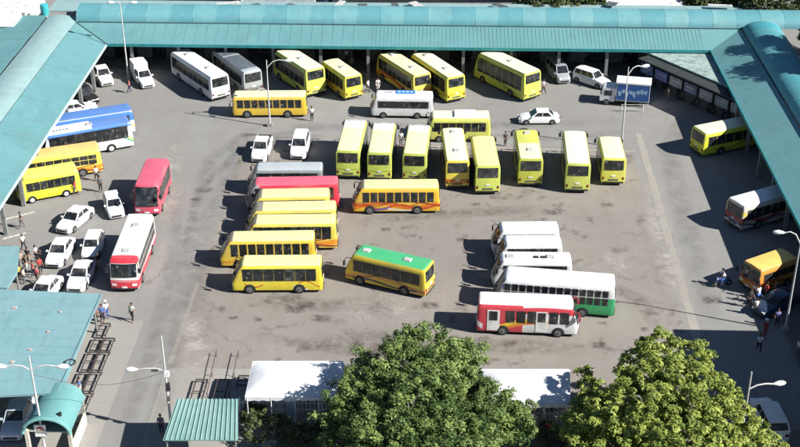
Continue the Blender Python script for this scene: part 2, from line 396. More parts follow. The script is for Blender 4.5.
cam = bpy.data.cameras.new('camera'); co = bpy.data.objects.new('camera', cam); COL.objects.link(co)
co.location = (0, 0, H); co.rotation_euler = (PI/2-PITCH, 0, 0); cam.sensor_width = 36; cam.lens = F/800*36; cam.clip_end = 3000; cam.clip_start = .5
scene.camera = co
vs_ = scene.view_settings; vs_.view_transform = 'Standard'; vs_.look = 'None'; vs_.gamma = 1; vs_.use_curve_mapping = False; vs_.exposure = 1.02
scene.cycles.use_denoising = True
scene.cycles.max_bounces = 6
# ---------------------------------------------------------------- ground sheets
M_ROAD = ground_mat('road_surface', (.258, .252, .238), (.222, .218, .208), (.08, .07, .06), (.20, .185, .168), .6, .66)
M_LOT = ground_mat('lot_surface', (.264, .243, .216), (.218, .202, .180), (.07, .055, .045), (.19, .16, .135), .5, .56)
M_PAVE = ground_mat('pavement_surface', (.31, .298, .272), (.27, .26, .24), (.16, .14, .12), (.27, .24, .21), .4, .66, seams=3)
M_WORN = ground_mat('worn_kerb_surface', (.34, .32, .285), (.27, .255, .225), (.2, .17, .15), (.27, .235, .2), .3, .6)
M_SOIL = ground_mat('soil_surface', (.22, .19, .16), (.15, .135, .11), (.06, .05, .04), (.28, .25, .21), .3, .5)
def sheet(name, pts, z, m, sub=1):
    b = MB(); b.add([(p[0], p[1], z) for p in pts], [tuple(range(len(pts)))]); return struct(b.build(name, m))
def uvq(u0, u1, v0, v1): return [W(u0, v0), W(u1, v0), W(u1, v1), W(u0, v1)]
sheet('ground', [(-1500, -300), (1500, -300), (1500, 2500), (-1500, 2500)], 0, M_ROAD)
sheet('parking_lot', uvq(-20.3, 20.6, 73.2, 120.4), .004, M_LOT)
# ragged worn strip along the right edge of the lot and thin ones elsewhere
def strip(name, a, b, wd, z, m, n=60, rag=.35):
    a, b = Vector(a), Vector(b); d = (b-a).normalized(); s = Vector((-d.y, d.x, 0)); L = (b-a).length
    B = MB(); vs = []
    for i in range(n+1):
        p = a+d*(L*i/n); w0 = wd/2*(1-rag*random.random()); w1 = wd/2*(1-rag*random.random())
        vs += [tuple(p-s*w0), tuple(p+s*w1)]
    vs = [(x, y, z) for x, y, _ in vs]
    B.add(vs, [(2*i, 2*i+1, 2*i+3, 2*i+2) for i in range(n)]); return struct(B.build(name, m))
strip('kerb_strip', W(21.3, 84), W(21.9, 124), .85, .008, M_WORN)
strip('kerb_strip', W(-20.4, 80), W(-20.3, 92), .5, .008, M_WORN, rag=.6)
strip('kerb_strip', W(-4, 120.2), W(21, 119.6), .45, .008, M_WORN, 40, .5)
def softmat(name, col, amount, sc=1.2):
    k = N(name); v = k.geo(); at = k.n('ShaderNodeAttribute'); at.attribute_name = 'edge'
    nz = k.ramp(k.noise(sc, 7, .72, v, .4), .36, .64)
    f = k.math('MULTIPLY', k.math('MULTIPLY', nz, at.outputs['Fac']), amount)
    k.b.inputs['Base Color'].default_value = tuple(col)+(1,); k.b.inputs['Roughness'].default_value = .95; k.b.inputs['Specular IOR Level'].default_value = .15
    k.l(f, k.b.inputs['Alpha']); MATS[name] = k.m; return k.m
ZS = [.012]
def soft(name, pts, wd, m):
    P = [Vector(p) for p in pts]; Q = []
    for i in range(len(P)-1):
        for t in range(12): Q.append(P[i].lerp(P[i+1], t/12))
    Q.append(P[-1]); ZS[0] += .0012; z = ZS[0]; vs = []; e = []
    n = len(Q)
    for i, p in enumerate(Q):
        d = (Q[min(i+1, n-1)]-Q[max(i-1, 0)]).normalized(); s_ = Vector((-d.y, d.x, 0)); tip = min(1, i/6, (n-1-i)/6)
        for j in range(7):
            a = j/6*2-1; vs.append((p.x+s_.x*a*wd/2, p.y+s_.y*a*wd/2, z)); e.append((1-a*a)*tip)
    me = bpy.data.meshes.new(name); me.from_pydata(vs, [], [(i*7+j, i*7+j+1, i*7+j+8, i*7+j+7) for i in range(n-1) for j in range(6)])
    me.attributes.new('edge', 'FLOAT', 'POINT').data.foreach_set('value', e); me.materials.append(m); return struct(link(name, me))
M_DIRT = softmat('dirt_film', (.11, .09, .07), .38); M_OIL = softmat('oil_film', (.045, .038, .033), .6, 2.2)
for ox, oy in ((262, 302), (283, 309), (296, 305), (310, 318), (252, 320), (345, 312), (228, 318), (420, 305), (455, 240), (470, 205), (600, 205), (640, 215), (610, 250), (655, 268), (380, 230), (540, 212), (590, 345), (500, 343), (450, 338), (190, 200), (195, 190), (350, 345), (640, 330), (700, 300), (240, 135)):
    rg_ = random.random(); soft('oil_stain', [G(ox, oy), G(ox+5+9*rg_, oy+1.5*(rg_-.5)), G(ox+10+14*rg_, oy)], .7+.7*rg_, M_OIL); M_TRK = softmat('tyre_film', (.12, .115, .11), .24, .6); M_PALE = softmat('dust_film', (.40, .37, .33), .8, .5)
soft('dirt_band', [G(300, 344), G(380, 338), G(470, 346), G(600, 347)], 2.6, M_DIRT)
soft('dirt_band', [G(250, 335), G(350, 352), G(440, 350)], 1.6, M_DIRT)
soft('dirt_band', [G(560, 262), G(640, 300), G(660, 330)], 1.8, M_DIRT)
soft('dirt_band', [G(240, 300), G(330, 306), G(400, 300)], 2.4, M_DIRT)
soft('dirt_band', [G(345, 222), G(450, 214), G(560, 208)], 2.2, M_DIRT)
for q, wd_ in (([(210, 370), (196, 300), (206, 230), (240, 150), (300, 128), (480, 126), (620, 122)], 2.4), ([(150, 447), (172, 360), (186, 250), (210, 160), (270, 118)], 2.0), ([(120, 447), (150, 360), (168, 280), (182, 180)], 1.6), ([(690, 110), (668, 150), (690, 240), (716, 330)], 2.6), ([(640, 130), (560, 140), (440, 132)], 1.5), ([(340, 60+75), (250, 140), (200, 190), (180, 270)], 1.1)):
    soft('tyre_track', [G(*p) for p in q], wd_, M_TRK)
soft('dust_patch', [G(190, 300), G(200, 350), G(185, 400)], 4, M_PALE); soft('dust_patch', [G(560, 330), G(600, 280), G(640, 240)], 5, M_PALE)
soft('dust_patch', [G(420, 330), G(380, 300), G(330, 330)], 4, M_PALE); soft('dust_patch', [G(640, 170), G(660, 240), G(690, 330)], 3, M_PALE)
soft('dust_patch', [G(175, 130), G(165, 190), G(150, 250)], 4, M_PALE)
# painted bay lines at the left
for (a, b) in (((2, 201), (45, 195)), ((2, 220), (35, 212)), ((3, 239), (26, 233))):
    strip('bay_line', G(*a), G(*b), .28, .008, mat('paint_line', (.62, .6, .52), .8, .25), 10, .4)
sheet('apron', uvq(-18.2, 60, 50, 73.2), .006, M_SOIL)
def kerb_block(name, pts, z0, z1, m):
    b = MB(); b.prism([(p[0], p[1]) for p in pts], z0, z1); return struct(b.build(name, m))
sheet('pavement', uvq(-46, -23.7, 56, 86), .008, M_PAVE)
sheet('pavement', uvq(-20.6, -11.2, 60, 79.5), .010, M_PAVE)
kerb_block('kerb', uvq(-11.1, 24, 79.2-6.2, 73.45), -.05, .14, M_PAVE)
kerb_block('pavement', uvq(28.6, 45, 60, 92), -.05, .14, mat('cobbles', (.16, .15, .14), .95, .25, scale=9))
# ---------------------------------------------------------------- terminal wings
TEAL = (.10, .24, .25)
def tealmat(name, col, fade, mark=.35):
    k = N(name); v = k.obj()
    c = k.mix(k.ramp(k.noise(.18, 5, .6, v, .5), .35, .7), col, fade)
    c = k.mix(k.math('MULTIPLY', k.ramp(k.noise(1.2, 7, .7, k.scaled(v, (1, .35, 1))), .5, .75), mark), c, tuple(x*.62 for x in col))
    c = k.mix(k.math('MULTIPLY', k.ramp(k.noise(.6, 4, .6, v), .68, .75), .4), c, tuple(min(1, x*1.5+.06) for x in col))
    st = k.math('MULTIPLY', k.ramp(k.noise(.35, 7, .75, v, .3), .52, .66), .5)
    c = k.mix(st, c, tuple(x*.6+.05 for x in col))
    ru = k.math('MULTIPLY', k.ramp(k.noise(2.2, 6, .7, v, .2), .69, .74), .7)
    c = k.mix(ru, c, (.30, .24, .19))
    k.l(c, k.b.inputs['Base Color']); k.b.inputs['Roughness'].default_value = .6; MATS[name] = k.m; return k.m
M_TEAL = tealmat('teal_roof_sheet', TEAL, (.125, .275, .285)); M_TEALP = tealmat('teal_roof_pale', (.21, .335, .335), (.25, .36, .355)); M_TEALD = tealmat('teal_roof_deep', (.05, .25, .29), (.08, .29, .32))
M_TEALF = mat('teal_fascia', (.03, .22, .23), .5); M_SOFF = mat('soffit_grey', (.16, .17, .17), .8); M_COLM = mat('column_paint', (.20, .21, .20), .7, .15)
M_WALL = mat('wall_plaster', (.38, .37, .33), .85, .15); M_GUT = mat('gutter_dark', (.05, .1, .11), .6)
VE = 138.6; VI = 142.6; UL0, UL1 = -38.8, -43.3; UR0, UR1 = 31.9, 36.0; ZE, ZI = 4.0, 5.2
def wl(pts): return [tuple(W(*p)) for p in pts]
def roof_sheet(b, quad, th=.12):          # quad in (u,v,z), closed plate
    t = [W(*p) for p in quad]; lo = [p-Vector((0, 0, th)) for p in t]; n = len(t)
    b.add(t+lo, [tuple(range(n)), tuple(range(n, 2*n))[::-1]]+[(i, (i+1) % n, n+(i+1) % n, n+i) for i in range(n)])
def ribs(b, fa, fb, n, w=.05, hgt=.05):
    for i in range(1, n):
        a, c = W(*fa(i/n)), W(*fb(i/n)); d = (c-a).normalized(); s = d.cross(Vector((0, 0, 1))).normalized()*w; up = Vector((0, 0, hgt))
        b.add([a-s, a+s, c+s, c-s, a-s+up, a+s+up, c+s+up, c-s+up], [(0, 1, 5, 4), (1, 2, 6, 5), (2, 3, 7, 6), (3, 0, 4, 7), (4, 5, 6, 7)])
def vault(b, axis, c0, c1, half, zb, rise, n=12, seg=None, ends=True, th=.12, mats=2):
    # axis 'u': vault runs along u from c0 to c1, centred on v=half[0], half width half[1]
    L = abs(c1-c0); seg = seg or max(1, round(L/2.85)); cen, hw = half
    for s in range(seg):
        b.cur = s % mats
        for k in range(n):
            a0, a1 = PI*k/n, PI*(k+1)/n
            q = []
            for (t, a) in ((s/seg, a0), ((s+1)/seg, a0), ((s+1)/seg, a1), (s/seg, a1)):
                l = c0+(c1-c0)*t; x = cen-hw*math.cos(a); z = zb+rise*math.sin(a)
                q.append(W(l, x, z) if axis == 'u' else W(x, l, z))
            b.add(q, [(0, 1, 2, 3)])
    # ribs on each seam
    b.cur = mats
    for s in range(seg+1):
        l = c0+(c1-c0)*s/seg; pts = []
        for k in range(n+1):
            a = PI*k/n; x = cen-hw*math.cos(a); z = zb+rise*math.sin(a)
            pts.append(W(l, x, z) if axis == 'u' else W(x, l, z))
        b.tube(pts, .025, 4, False)
    if ends:
        for l in (c0, c1):
            pts = []
            for k in range(n+1):
                a = PI*k/n; x = cen-hw*math.cos(a); z = zb+rise*math.sin(a)
                pts.append(W(l, x, z) if axis == 'u' else W(x, l, z))
            b.add(pts, [tuple(range(n+1))])
    b.cur = 0
M_TV = tealmat('teal_vault_a', (.08, .25, .28), (.11, .28, .31)); M_TV2 = tealmat('teal_vault_b', (.11, .29, .31), (.16, .33, .34)); M_TVR = tealmat('teal_vault_rib', (.10, .28, .30), (.14, .31, .33))
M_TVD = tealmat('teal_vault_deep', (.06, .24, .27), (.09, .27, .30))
# far wing
far = root('bus_terminal', 'long teal roofed terminal wing with barrel vault across the far side of the lot', 'terminal', W(0, VI, 0))
def up(o, r=far):
    o.parent = r; o.matrix_parent_inverse = Matrix.Translation(r.location).inverted(); return o
b = MB(); roof_sheet(b, [(UL0, VE, ZE), (UR0, VE, ZE), (UR1, VI, ZI), (UL1, VI, ZI)])
b.cur = 0; ribs(b, lambda t: (-8+t*39.5, VE+.02, ZE+.005), lambda t: (-8+t*39.5, VI-.05, ZI), 86, .03, .018); ribs(b, lambda t: (-38.5+t*30, VE+.02, ZE+.005), lambda t: (-38.5+t*30, VI-.05, ZI), 24, .02, .02)
up(b.build('eave_roof', M_TEAL))
b = MB(); vault(b, 'u', -43.2, 44, (VI+2.1, 2.1), ZI+.05, 1.45); up(b.build('barrel_roof', [M_TV, M_TV2, M_TVR]))
b = MB(); b.box(W((UL0+UR0)/2, VE-.06, ZE-.12), (UR0-UL0+.1, .12, .34), -YAW); up(b.build('fascia', M_TEALF))
b = MB(); b.box(W(-2, VI+.05, ZI+.02), (82, .3, .16), -YAW); up(b.build('gutter', M_GUT))
b = MB(); roof_sheet(b, [(-48, VI+4.25, 5.1), (46, VI+4.25, 5.1), (46, VI+9, 4.9), (-48, VI+9, 4.9)]); up(b.build('rear_roof', M_TEALP))
for u in np.arange(-36, 31, 5.6):
    b = MB(); p = W(u, VE+.5, 0); b.box((p.x, p.y, 2.0), (.35, .35, 4.0), -YAW); b.box((p.x, p.y, .25), (.6, .6, .5), -YAW); up(b.build('column', M_COLM))
b = MB(); b.box(W(-2, VI+1.6, 2.4), (80, .25, 4.8), -YAW); wallf = up(b.build('wall', mat('wall_shaded_paint', (.13, .14, .14), .8, .2)))  # wall colour darkened to deepen the shade under the far roof
for i, u in enumerate(np.arange(-38, 32, 4.1)):
    b = MB(); b.box(W(u, VI+1.44, 1.25), (1.7, .08, 2.5) if i % 2 else (2.8, .08, 2.2), -YAW); up(b.build('door' if i % 2 else 'shop_window', M_GL))
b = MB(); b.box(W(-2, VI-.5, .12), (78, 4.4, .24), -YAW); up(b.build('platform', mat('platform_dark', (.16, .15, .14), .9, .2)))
for i, (px, py) in enumerate([(96, 5), (228, 4), (252, 6), (290, 6), (338, 5), (362, 7), (395, 5), (418, 6), (500, 6), (612, 4), (720, 6)]):
    p = G(px, py, 5.35); b = MB(); b.box((0, 0, .05), (1.2+.9*((i*5) % 3), .8+.4*(i % 2), .08), .3*i); o = b.build('roofing_sheet', [mat('sheet_grey', (.10, .12, .12), .6, .3), mat('sheet_pale', (.5, .5, .48), .6, .2)][i % 3 == 1]); o.location = p
    tag(o, 'loose roofing sheet lying on the rear roof beyond the far barrel vault', 'metal sheet', 'loose sheets on the rear roof')
# left wing
lf = root('bus_terminal', 'left terminal wing with broad pale teal slope, dark valley line and outer roof', 'terminal', W(-43, 110, 0))
VB = 58
b = MB(); roof_sheet(b, [(UL0, VB, ZE), (UL0, VE, ZE), (UL1, VI, ZI), (UL1, VB, ZI)]); ribs(b, lambda t: (UL0-.02, VB+t*80, ZE+.005), lambda t: (UL1+.05, VB+t*80, ZI), 9, .015, .012); up(b.build('eave_roof', M_TEAL), lf)
b = MB(); n = 10
pts = []
prof = [(UL1, ZI+.06), (-44.0, 5.5), (-45.0, 5.68), (-46.0, 5.66), (-46.9, 5.45)]
b.add([W(u, v, z) for v in (VB, VI+1.2) for u, z in prof], [(i, i+1, i+6, i+5) for i in range(4)]); up(b.build('ridge_roof', M_TEALP), lf)
b = MB(); b.tube([W(UL0, VE, ZE+.03), W(UL1, VI, ZI+.03)], .07, 5); up(b.build('mitre_gutter', M_GUT), lf)
b = MB(); b.box(W(UL0+.06, (VB+VE)/2, ZE-.1), (.12, VE-VB, .3), -YAW); up(b.build('fascia', mat('fascia_pale', (.4, .55, .53), .5)), lf)
b = MB()
for i in range(40):
    v0 = VB+i*2.15; b.box(W(-47.1+.12*((i*7) % 3), v0+1, 5.15), (.5, 2.3, .2), -YAW+.03*((i % 3)-1))
up(b.build('valley_gutter', mat('valley_black', (.03, .05, .06), .8)), lf)
b = MB(); roof_sheet(b, [(-47.3, VB, 5.3), (-47.3, 144.5, 5.3), (-53.5, 146.5, 4.7), (-57.5, VB, 4.3)]); ribs(b, lambda t: (-47.6, VB+t*86, 5.31), lambda t: (-54, VB+t*86, 4.68), 12, .015, .012); up(b.build('outer_roof', M_TEAL), lf)
for v in np.arange(100, 138, 5.6):
    b = MB(); b.box(W(UL0-.6, v, 2.0), (.35, .35, 4.0), -YAW); up(b.build('column', M_COLM), lf)
b = MB(); b.box(W(-45.5, 100, 2.4), (.25, 84, 4.8), -YAW); up(b.build('wall', M_WALL), lf)
# right wing
rt = root('bus_terminal', 'right terminal wing with teal slope under tree shadows and dark shaded barrel vault', 'terminal', W(36, 110, 0))
b = MB(); roof_sheet(b, [(UR0, 82.0, ZE), (UR1, 82.0, ZI), (UR1, VI, ZI), (UR0, VE, ZE)]); ribs(b, lambda t: (UR0+.02, 84+t*54, ZE+.005), lambda t: (UR1-.05, 84+t*57, ZI), 12, .015, .012)
up(b.build('eave_roof', M_TEAL), rt)
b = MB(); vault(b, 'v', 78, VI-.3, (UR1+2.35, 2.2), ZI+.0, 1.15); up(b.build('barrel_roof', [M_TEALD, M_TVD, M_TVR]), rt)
b = MB(); b.box(W(UR0-.06, (82+VE)/2, ZE-.12), (.12, VE-82, .34), -YAW); up(b.build('fascia', M_TEALF), rt)
for v in np.arange(86, 136, 5.6):
    b = MB(); b.box(W(UR0+.6, v, 2.0), (.35, .35, 4.0), -YAW); up(b.build('column', M_COLM), rt)
b = MB(); b.box(W(UR1+1.4, 110, 2.4), (.25, 62, 4.8), -YAW); up(b.build('wall', M_WALL), rt)
# taller hall beside the right road (its shade lies over the road at the bottom right)
b = MB(); b.box(W(40.4, 65.2, 4.9), (15, 32.8, 9.8), -YAW); hall = root('hall', 'tall plain hall beside the shaded road on the right', 'building', W(38, 66, 0))
up(b.build('wall', M_WALL), hall); b = MB(); b.box(W(40.4, 65.2, 9.9), (15.6, 33.2, .2), -YAW); up(b.build('roof', M_TEAL), hall)
# low flat roofs at lower left
def flat_canopy(name, label, uv, z, th=.18, m=M_TEALP, posts=True):
    c = sum((W(*p) for p in uv), Vector())/len(uv); r = root(name, label, 'canopy', (c.x, c.y, 0))
    b = MB(); b.prism([(W(*p).x, W(*p).y) for p in uv], z-th, z)
    us = [p[0] for p in uv]; vv = [p[1] for p in uv]
    if len(uv) == 4:
        for k in range(1, 12):
            v_ = 71.6+k*1.1; b.box(W(-36.1, v_, z+.008), (19.4, .04, .022), -YAW)
        b.box(W(-26.4, 77.9, z+.02), (.12, 13, .08), -YAW)
    up(b.build('roof', m), r)
    if posts:
        for p in uv:
            q = W(*p); q = q+(c-q)*.06; q.z = 0; b = MB(); b.tube([(q.x, q.y, 0), (q.x, q.y, z-th)], .09, 8); up(b.build('post', M_COLM), r)
    return r
M_CYAN = tealmat('cyan_roof_sheet', (.16, .30, .32), (.20, .33, .345), .5)
flat_canopy('canopy', 'large flat pale teal canopy over the pavement at lower left', [(-26.2, 71.4), (-26.5, 84.5), (-46, 85.6), (-46, 69.2)], 3.5, m=M_CYAN)
flat_canopy('canopy', 'small flat teal roof at the left edge behind the crowd', [(-37.5, 86.0), (-34.6, 86.0), (-34.5, 88.5), (-35.6, 92.7), (-42, 93)], 3.0, m=M_CYAN)
# barrel shelter at lower left
def shelter():
    p0 = G(47, 433, 2.3); r = root('shelter', 'teal barrel roofed guard shelter beside the pavement rails', 'shelter', (p0.x, p0.y, 0), -YAW)
    hw, zb, ri = 1.62, 2.3, 1.25; l0, l1 = 0, 4.2
    b = MB(); n = 14
    for k in range(n):
        a0, a1 = PI*k/n, PI*(k+1)/n
        for o_, ins in ((0, 0), (.08, 1)):
            q = [(-(hw-o_)*math.cos(a), l, zb+(ri-o_)*math.sin(a)) for a, l in ((a0, l0), (a1, l0), (a1, l1), (a0, l1))]
            b.add(q, [(0, 1, 2, 3)])
        q = [(-hw*math.cos(a0), l0, zb+ri*math.sin(a0)), (-hw*math.cos(a1), l0, zb+ri*math.sin(a1)), (-(hw-.08)*math.cos(a1), l0, zb+(ri-.08)*math.sin(a1)), (-(hw-.08)*math.cos(a0), l0, zb+(ri-.08)*math.sin(a0))]
        b.add(q, [(0, 1, 2, 3)])
    b.build('roof', M_TEALV, r)
    b = MB(); pts = [(-(hw+.04)*math.cos(PI*k/n), l0-.08, zb+(ri+.04)*math.sin(PI*k/n)) for k in range(n+1)]; b.tube(pts, .13, 6); b.build('arch_trim', mat('trim_pale_teal', (.16, .36, .35), .5), r)
    b = MB(); b.box((0, l1-.15, zb+.3), (2.7, .1, 1.2), taper=.75); b.box((0, l1-.15, 1.2), (3.0, .12, 2.2)); b.build('wall', M_WALL, r)
    b = MB(); b.box((0, 2.1, 2.25), (2.9, 3.8, .08)); b.build('ceiling', mat('shelter_ceiling', (.3, .33, .28), .8), r)
    for x in (-1.5, 1.5):
        b = MB(); b.box((x, l0+.2, 1.2), (.25, .25, 2.4)); b.build('post', mat('post_cream', (.55, .5, .4), .7), r)
    b = MB(); b.box((1.5, 2.1, .6), (.1, 3.6, 1.1)); b.build('side_panel', mat('panel_cream', (.55, .52, .45), .7), r)
    b = MB(); b.tube([(.9, .6, zb+ri*.86), (.9, .6, zb+ri*.86+.25)], .12, 8); b.build('vent', M_DK, r)
M_TEALV = tealmat('teal_shelter', (.09, .25, .25), (.14, .29, .285))
shelter()
for v in np.arange(70.5, 85, 2.4):
    pass
p = G(70, 363, 3.5); b = MB(); b.tube([(.38*math.cos(a*PI/8), .38*math.sin(a*PI/8), .05) for a in range(17)], .06, 6, False); o = b.build('hoop', M_DK); o.location = p; tag(o, 'dark ring lying on the edge of the large flat teal canopy', 'hoop')
for i, (px, py, sz) in enumerate([(14, 308, .4), (12, 362, .35), (48, 332, .3), (60, 312, .25), (30, 350, .3)]):
    p = G(px, py, 3.5); b = MB(); b.box((0, 0, .04), (sz, sz*.7, .07), i*.8, taper=.8); o = b.build('debris', mat('debris_pink', (.45, .33, .30), .8, .3)); o.location = p; tag(o, 'small pale scrap lying on the large flat teal canopy', 'debris', 'scraps on the flat canopy')
# ribbed green shed
def shed():
    px = [(163, 440), (238, 440), (238, 399), (177, 399)]; P = [G(x, y, 2.9 if y > 420 else 3.3) for x, y in px]; P = [Vector((p.x, p.y, 2.9 if i < 2 else 3.3)) for i, p in enumerate(P)]
    c = sum(P, Vector())/4; r = root('shed', 'small shed with faded green ribbed roof beside the lamp post', 'shed', (c.x, c.y, 0))
    b = MB(); b.slab([[P[0], P[1]], [P[3], P[2]]], [[P[0]-Vector((0, 0, .08)), P[1]-Vector((0, 0, .08))], [P[3]-Vector((0, 0, .08)), P[2]-Vector((0, 0, .08))]])
    for i in range(15):
        t = (i+.5)/15; a = P[0].lerp(P[1], t); d = P[3].lerp(P[2], t); b.tube([a+Vector((0, 0, .02)), d+Vector((0, 0, .02))], .055, 4)
    up(b.build('roof', tealmat('shed_green', (.14, .27, .24), (.24, .36, .33), .5)), r)
    for i, p in enumerate(P):
        q = p+(c-p)*.08; b = MB(); b.tube([(q.x, q.y, 0), (q.x, q.y, 2.85)], .06, 6); up(b.build('post', M_COLM), r)
    a, d = P[0]+(c-P[0])*.12, P[1]+(c-P[1])*.12
    b = MB(); b.box(((a.x+d.x)/2, (a.y+d.y)/2+.3, .75), ((d-a).length, .5, 1.1), 0); up(b.build('counter', mat('counter_wood', (.3, .24, .17), .8)), r)
shed()
# white event tents with railings below
def tent(label, x0, x1, y0, y1, z=3.0, hip=.5):
    A, B_, C_, D = G(x0, y1, z-.5), G(x1, y1, z-.5), G(x1, y0, z-.5), G(x0+8, y0, z-.5)
    c = (A+B_+C_+D)/4; r = root('tent', label, 'tent', (c.x, c.y, 0))
    ridge0 = (A+D)/2+(B_-A).normalized()*1.9; ridge1 = (B_+C_)/2-(B_-A).normalized()*1.9; ridge0.z = ridge1.z = z+.15
    nx, ny = 24, 8; b = MB(); vs = []
    for j in range(ny+1):
        for i in range(nx+1):
            s, t = i/nx, j/ny
            p = (A*(1-s)+B_*s)*(1-t)+(D*(1-s)+C_*s)*t
            e = min(s*(B_-A).length/1.9, (1-s)*(B_-A).length/1.9, 1, min(t, 1-t)*2)
            k = e**.8; q = p.copy(); q.z = (z-.5)+.65*k-.05*abs(math.sin(s*PI*5))*(1-min(t, 1-t)*2)
            vs.append(q)
    b.add(vs, [(j*(nx+1)+i, j*(nx+1)+i+1, (j+1)*(nx+1)+i+1, (j+1)*(nx+1)+i) for j in range(ny) for i in range(nx)])
    up(b.build('canopy', M_TENT, sharp=60), r)
    for a, d in ((A, B_), (B_, C_), (C_, D), (D, A)):
        n = 22; b = MB(); g0 = []; g1 = []
        o = (d-a).cross(Vector((0, 0, 1))).normalized()*.015
        for i in range(n+1):
            p = a.lerp(d, i/n); sc = .28+.08*abs(math.sin(i*PI/2))
            g0.append(p+o); g1.append(p+o-Vector((0, 0, sc)))
        b.slab([g0, g1], [[p-o*2 for p in g0], [p-o*2 for p in g1]]); up(b.build('valance', M_TENT), r)
    for k in range(5):
        for a, d in ((A, B_), (D, C_)):
            p = a.lerp(d, .02+.96*k/4); b = MB(); b.tube([(p.x, p.y, 0), (p.x, p.y, z-.5)], .04, 6); up(b.build('pole', mat('pole_white', (.7, .7, .7), .5)), r)
M_TENT = mat('tent_fabric', (.74, .75, .76), .8, .1, scale=.8)
tent('white canopy tent with hipped left end beside the green shed', 245, 344, 361, 397)
tent('white canopy tent between the two big trees', 474, 570, 369, 404)
# picket fence
def picket(label, a, b_, h=1.2, sp=.28, m=None, rails=(.35, .95)):
    a, b_ = Vector((a.x, a.y, 0)), Vector((b_.x, b_.y, 0)); L = (b_-a).length; ang = math.atan2((b_-a).y, (b_-a).x)
    r = root('fence', label, 'fence', a, ang); m = m or mat('fence_white', (.76, .76, .73), .6, .12)
    b = MB(); n = int(L/sp)
    for i in range(n+1): b.box((i*L/n, 0, h/2), (.07, .04, h-.05*(i % 2)))
    b.build('pickets', m, r)
    for z in rails: b = MB(); b.box((L/2, .035, z), (L, .03, .08)); b.build('rail', m, r)
    for i in range(int(L/3)+1): b = MB(); b.box((min(i*3, L), .1, h*.55), (.14, .14, h*1.1)); b.build('post', m, r)
picket('white picket fence along the garden under the left tent', G(240, 413), G(350, 414))
picket('white picket fence along the garden under the right tent', G(460, 425), G(600, 424))
picket('low dark fence panel behind the right tent', G(470, 411), G(590, 412), 1.0, .35, mat('fence_dark', (.12, .12, .11), .8))
# ---------------------------------------------------------------- queue rails
M_STEEL = mat('rail_rust_steel', (.07, .055, .05), .7, .25)
def queue_rail(label, uv, w=.8, l=2.3, h=.3, group='queue rails on the pavement', mid=1):
    p = W(*uv); r = root('queue_rail', label, 'railing', (p.x, p.y, .0), -YAW, group)
    b = MB(); q = [(-w/2, -l/2, h), (w/2, -l/2, h), (w/2, l/2, h), (-w/2, l/2, h), (-w/2, -l/2, h)]
    for i in range(4): b.tube([q[i], q[i+1]], .06, 6)
    if mid: b.tube([(-w/2, 0, h), (w/2, 0, h)], .04, 6)
    b.build('top_frame', M_STEEL, r)
    for x, y, _ in q[:4]: b = MB(); b.tube([(x, y, 0), (x, y, h)], .035, 6); b.build('post', M_STEEL, r)
names = ['first', 'second', 'third', 'fourth', 'fifth']
k = 0
for j, u in enumerate((-26.6, -25.75)):
    for i, v in enumerate((75.6, 78.3, 81.0, 83.3, 85.4)):
        if i == 4 and j == 1: continue
        queue_rail('rusty queue rail frame, %s from the shelter in the row nearer the %s' % (names[i], ('flat canopy', 'road')[j]), (u, v-1.2), w=.76, l=(2.4 if i < 3 else 1.7))
for i, (px, py) in enumerate(((198, 386), (220, 386), (243, 375))):
    queue_rail('rusty steel queue rail frame, %s from the lamp post behind the green shed' % names[i], T(px, py, .8), w=.85, l=3.0 if i < 2 else 1.2, h=.3, group='queue rails behind the green shed')
for x in (207, 229):
    a = G(x, 400); c = G(x+10, 355); picket_m = M_STEEL
    r = root('guide_rail', 'thin steel guide rail %s behind the green shed' % ('between the two long queue frames' if x == 207 else 'right of the two long queue frames'), 'railing', a)
    b = MB(); b.tube([(a.x, a.y, .5), (c.x, c.y, .5)], .03, 6); up(b.build('rail', M_STEEL), r)
    for t in (.05, .5, .95):
        p = a.lerp(c, t); b = MB(); b.tube([(p.x, p.y, 0), (p.x, p.y, .5)], .03, 6); up(b.build('post', M_STEEL), r)
# ---------------------------------------------------------------- street lamps
M_POLE = mat('galvanised_pole', (.52, .52, .50), .5, .15); M_HEAD = mat('lamp_head', (.72, .73, .70), .4, .1)
def street_lamp(label, base, ytop, arms, extra=0):
    p = G(*base); h = height_for(p, ytop); r = root('street_lamp', label, 'street lamp', (p.x, p.y, 0), 0, 'street lamps of the terminal')
    b = MB(); b.tube([(0, 0, 0), (0, 0, h*.55), (0, 0, h)], [.10, .075, .05], 10); b.build('pole', M_POLE, r)
    b = MB(); b.box((0, 0, .2), (.55, .55, .4)); b.build('base', M_PAVE, r)
    for dx, dy, dz, z0 in arms:
        a = Vector((0, 0, h-z0)); e = Vector((dx, dy, h-z0+dz)); m1 = a.lerp(e, .35)+Vector((0, 0, abs(dz)*.45+.1)); m2 = a.lerp(e, .7)+Vector((0, 0, abs(dz)*.35+.08))
        b = MB(); b.tube([a, m1, m2, e], .055, 8); b.build('arm', M_POLE, r)
        d = Vector((dx, dy, 0)).normalized(); c = e+d*.35
        b = MB(); pts = [e, e+d*.15, e+d*.45, e+d*.75, e+d*.9]; b.tube(pts, [.07, .13, .2, .16, .05], 10); b.build('lamp_head', M_HEAD, r)
    return r, h
street_lamp('white double headed street lamp beside the parked white cars at far left', (128.5, 79), 3, [(-.6, 0, .15, .1), (1.1, 0, .15, .1)])
street_lamp('street lamp with curved arm rising in front of the yellow bus and silver bus', (270, 126), 60, [(1.9, .2, .75, .9)])
street_lamp('street lamp with curved arm in front of the blue sided box truck', (621, 148), 67, [(1.4, .4, .8, .9)])
street_lamp('tall curved street lamp at the right edge beside the dark blue car', (785, 331), 243, [(-1.3, .2, .9, .1)])
rE, hE = street_lamp('twin arm street lamp standing before the barrel roofed shelter', (46, 455), 356, [(-1.6, 0, .35, 1.2), (1.7, 0, .35, 1.2)])
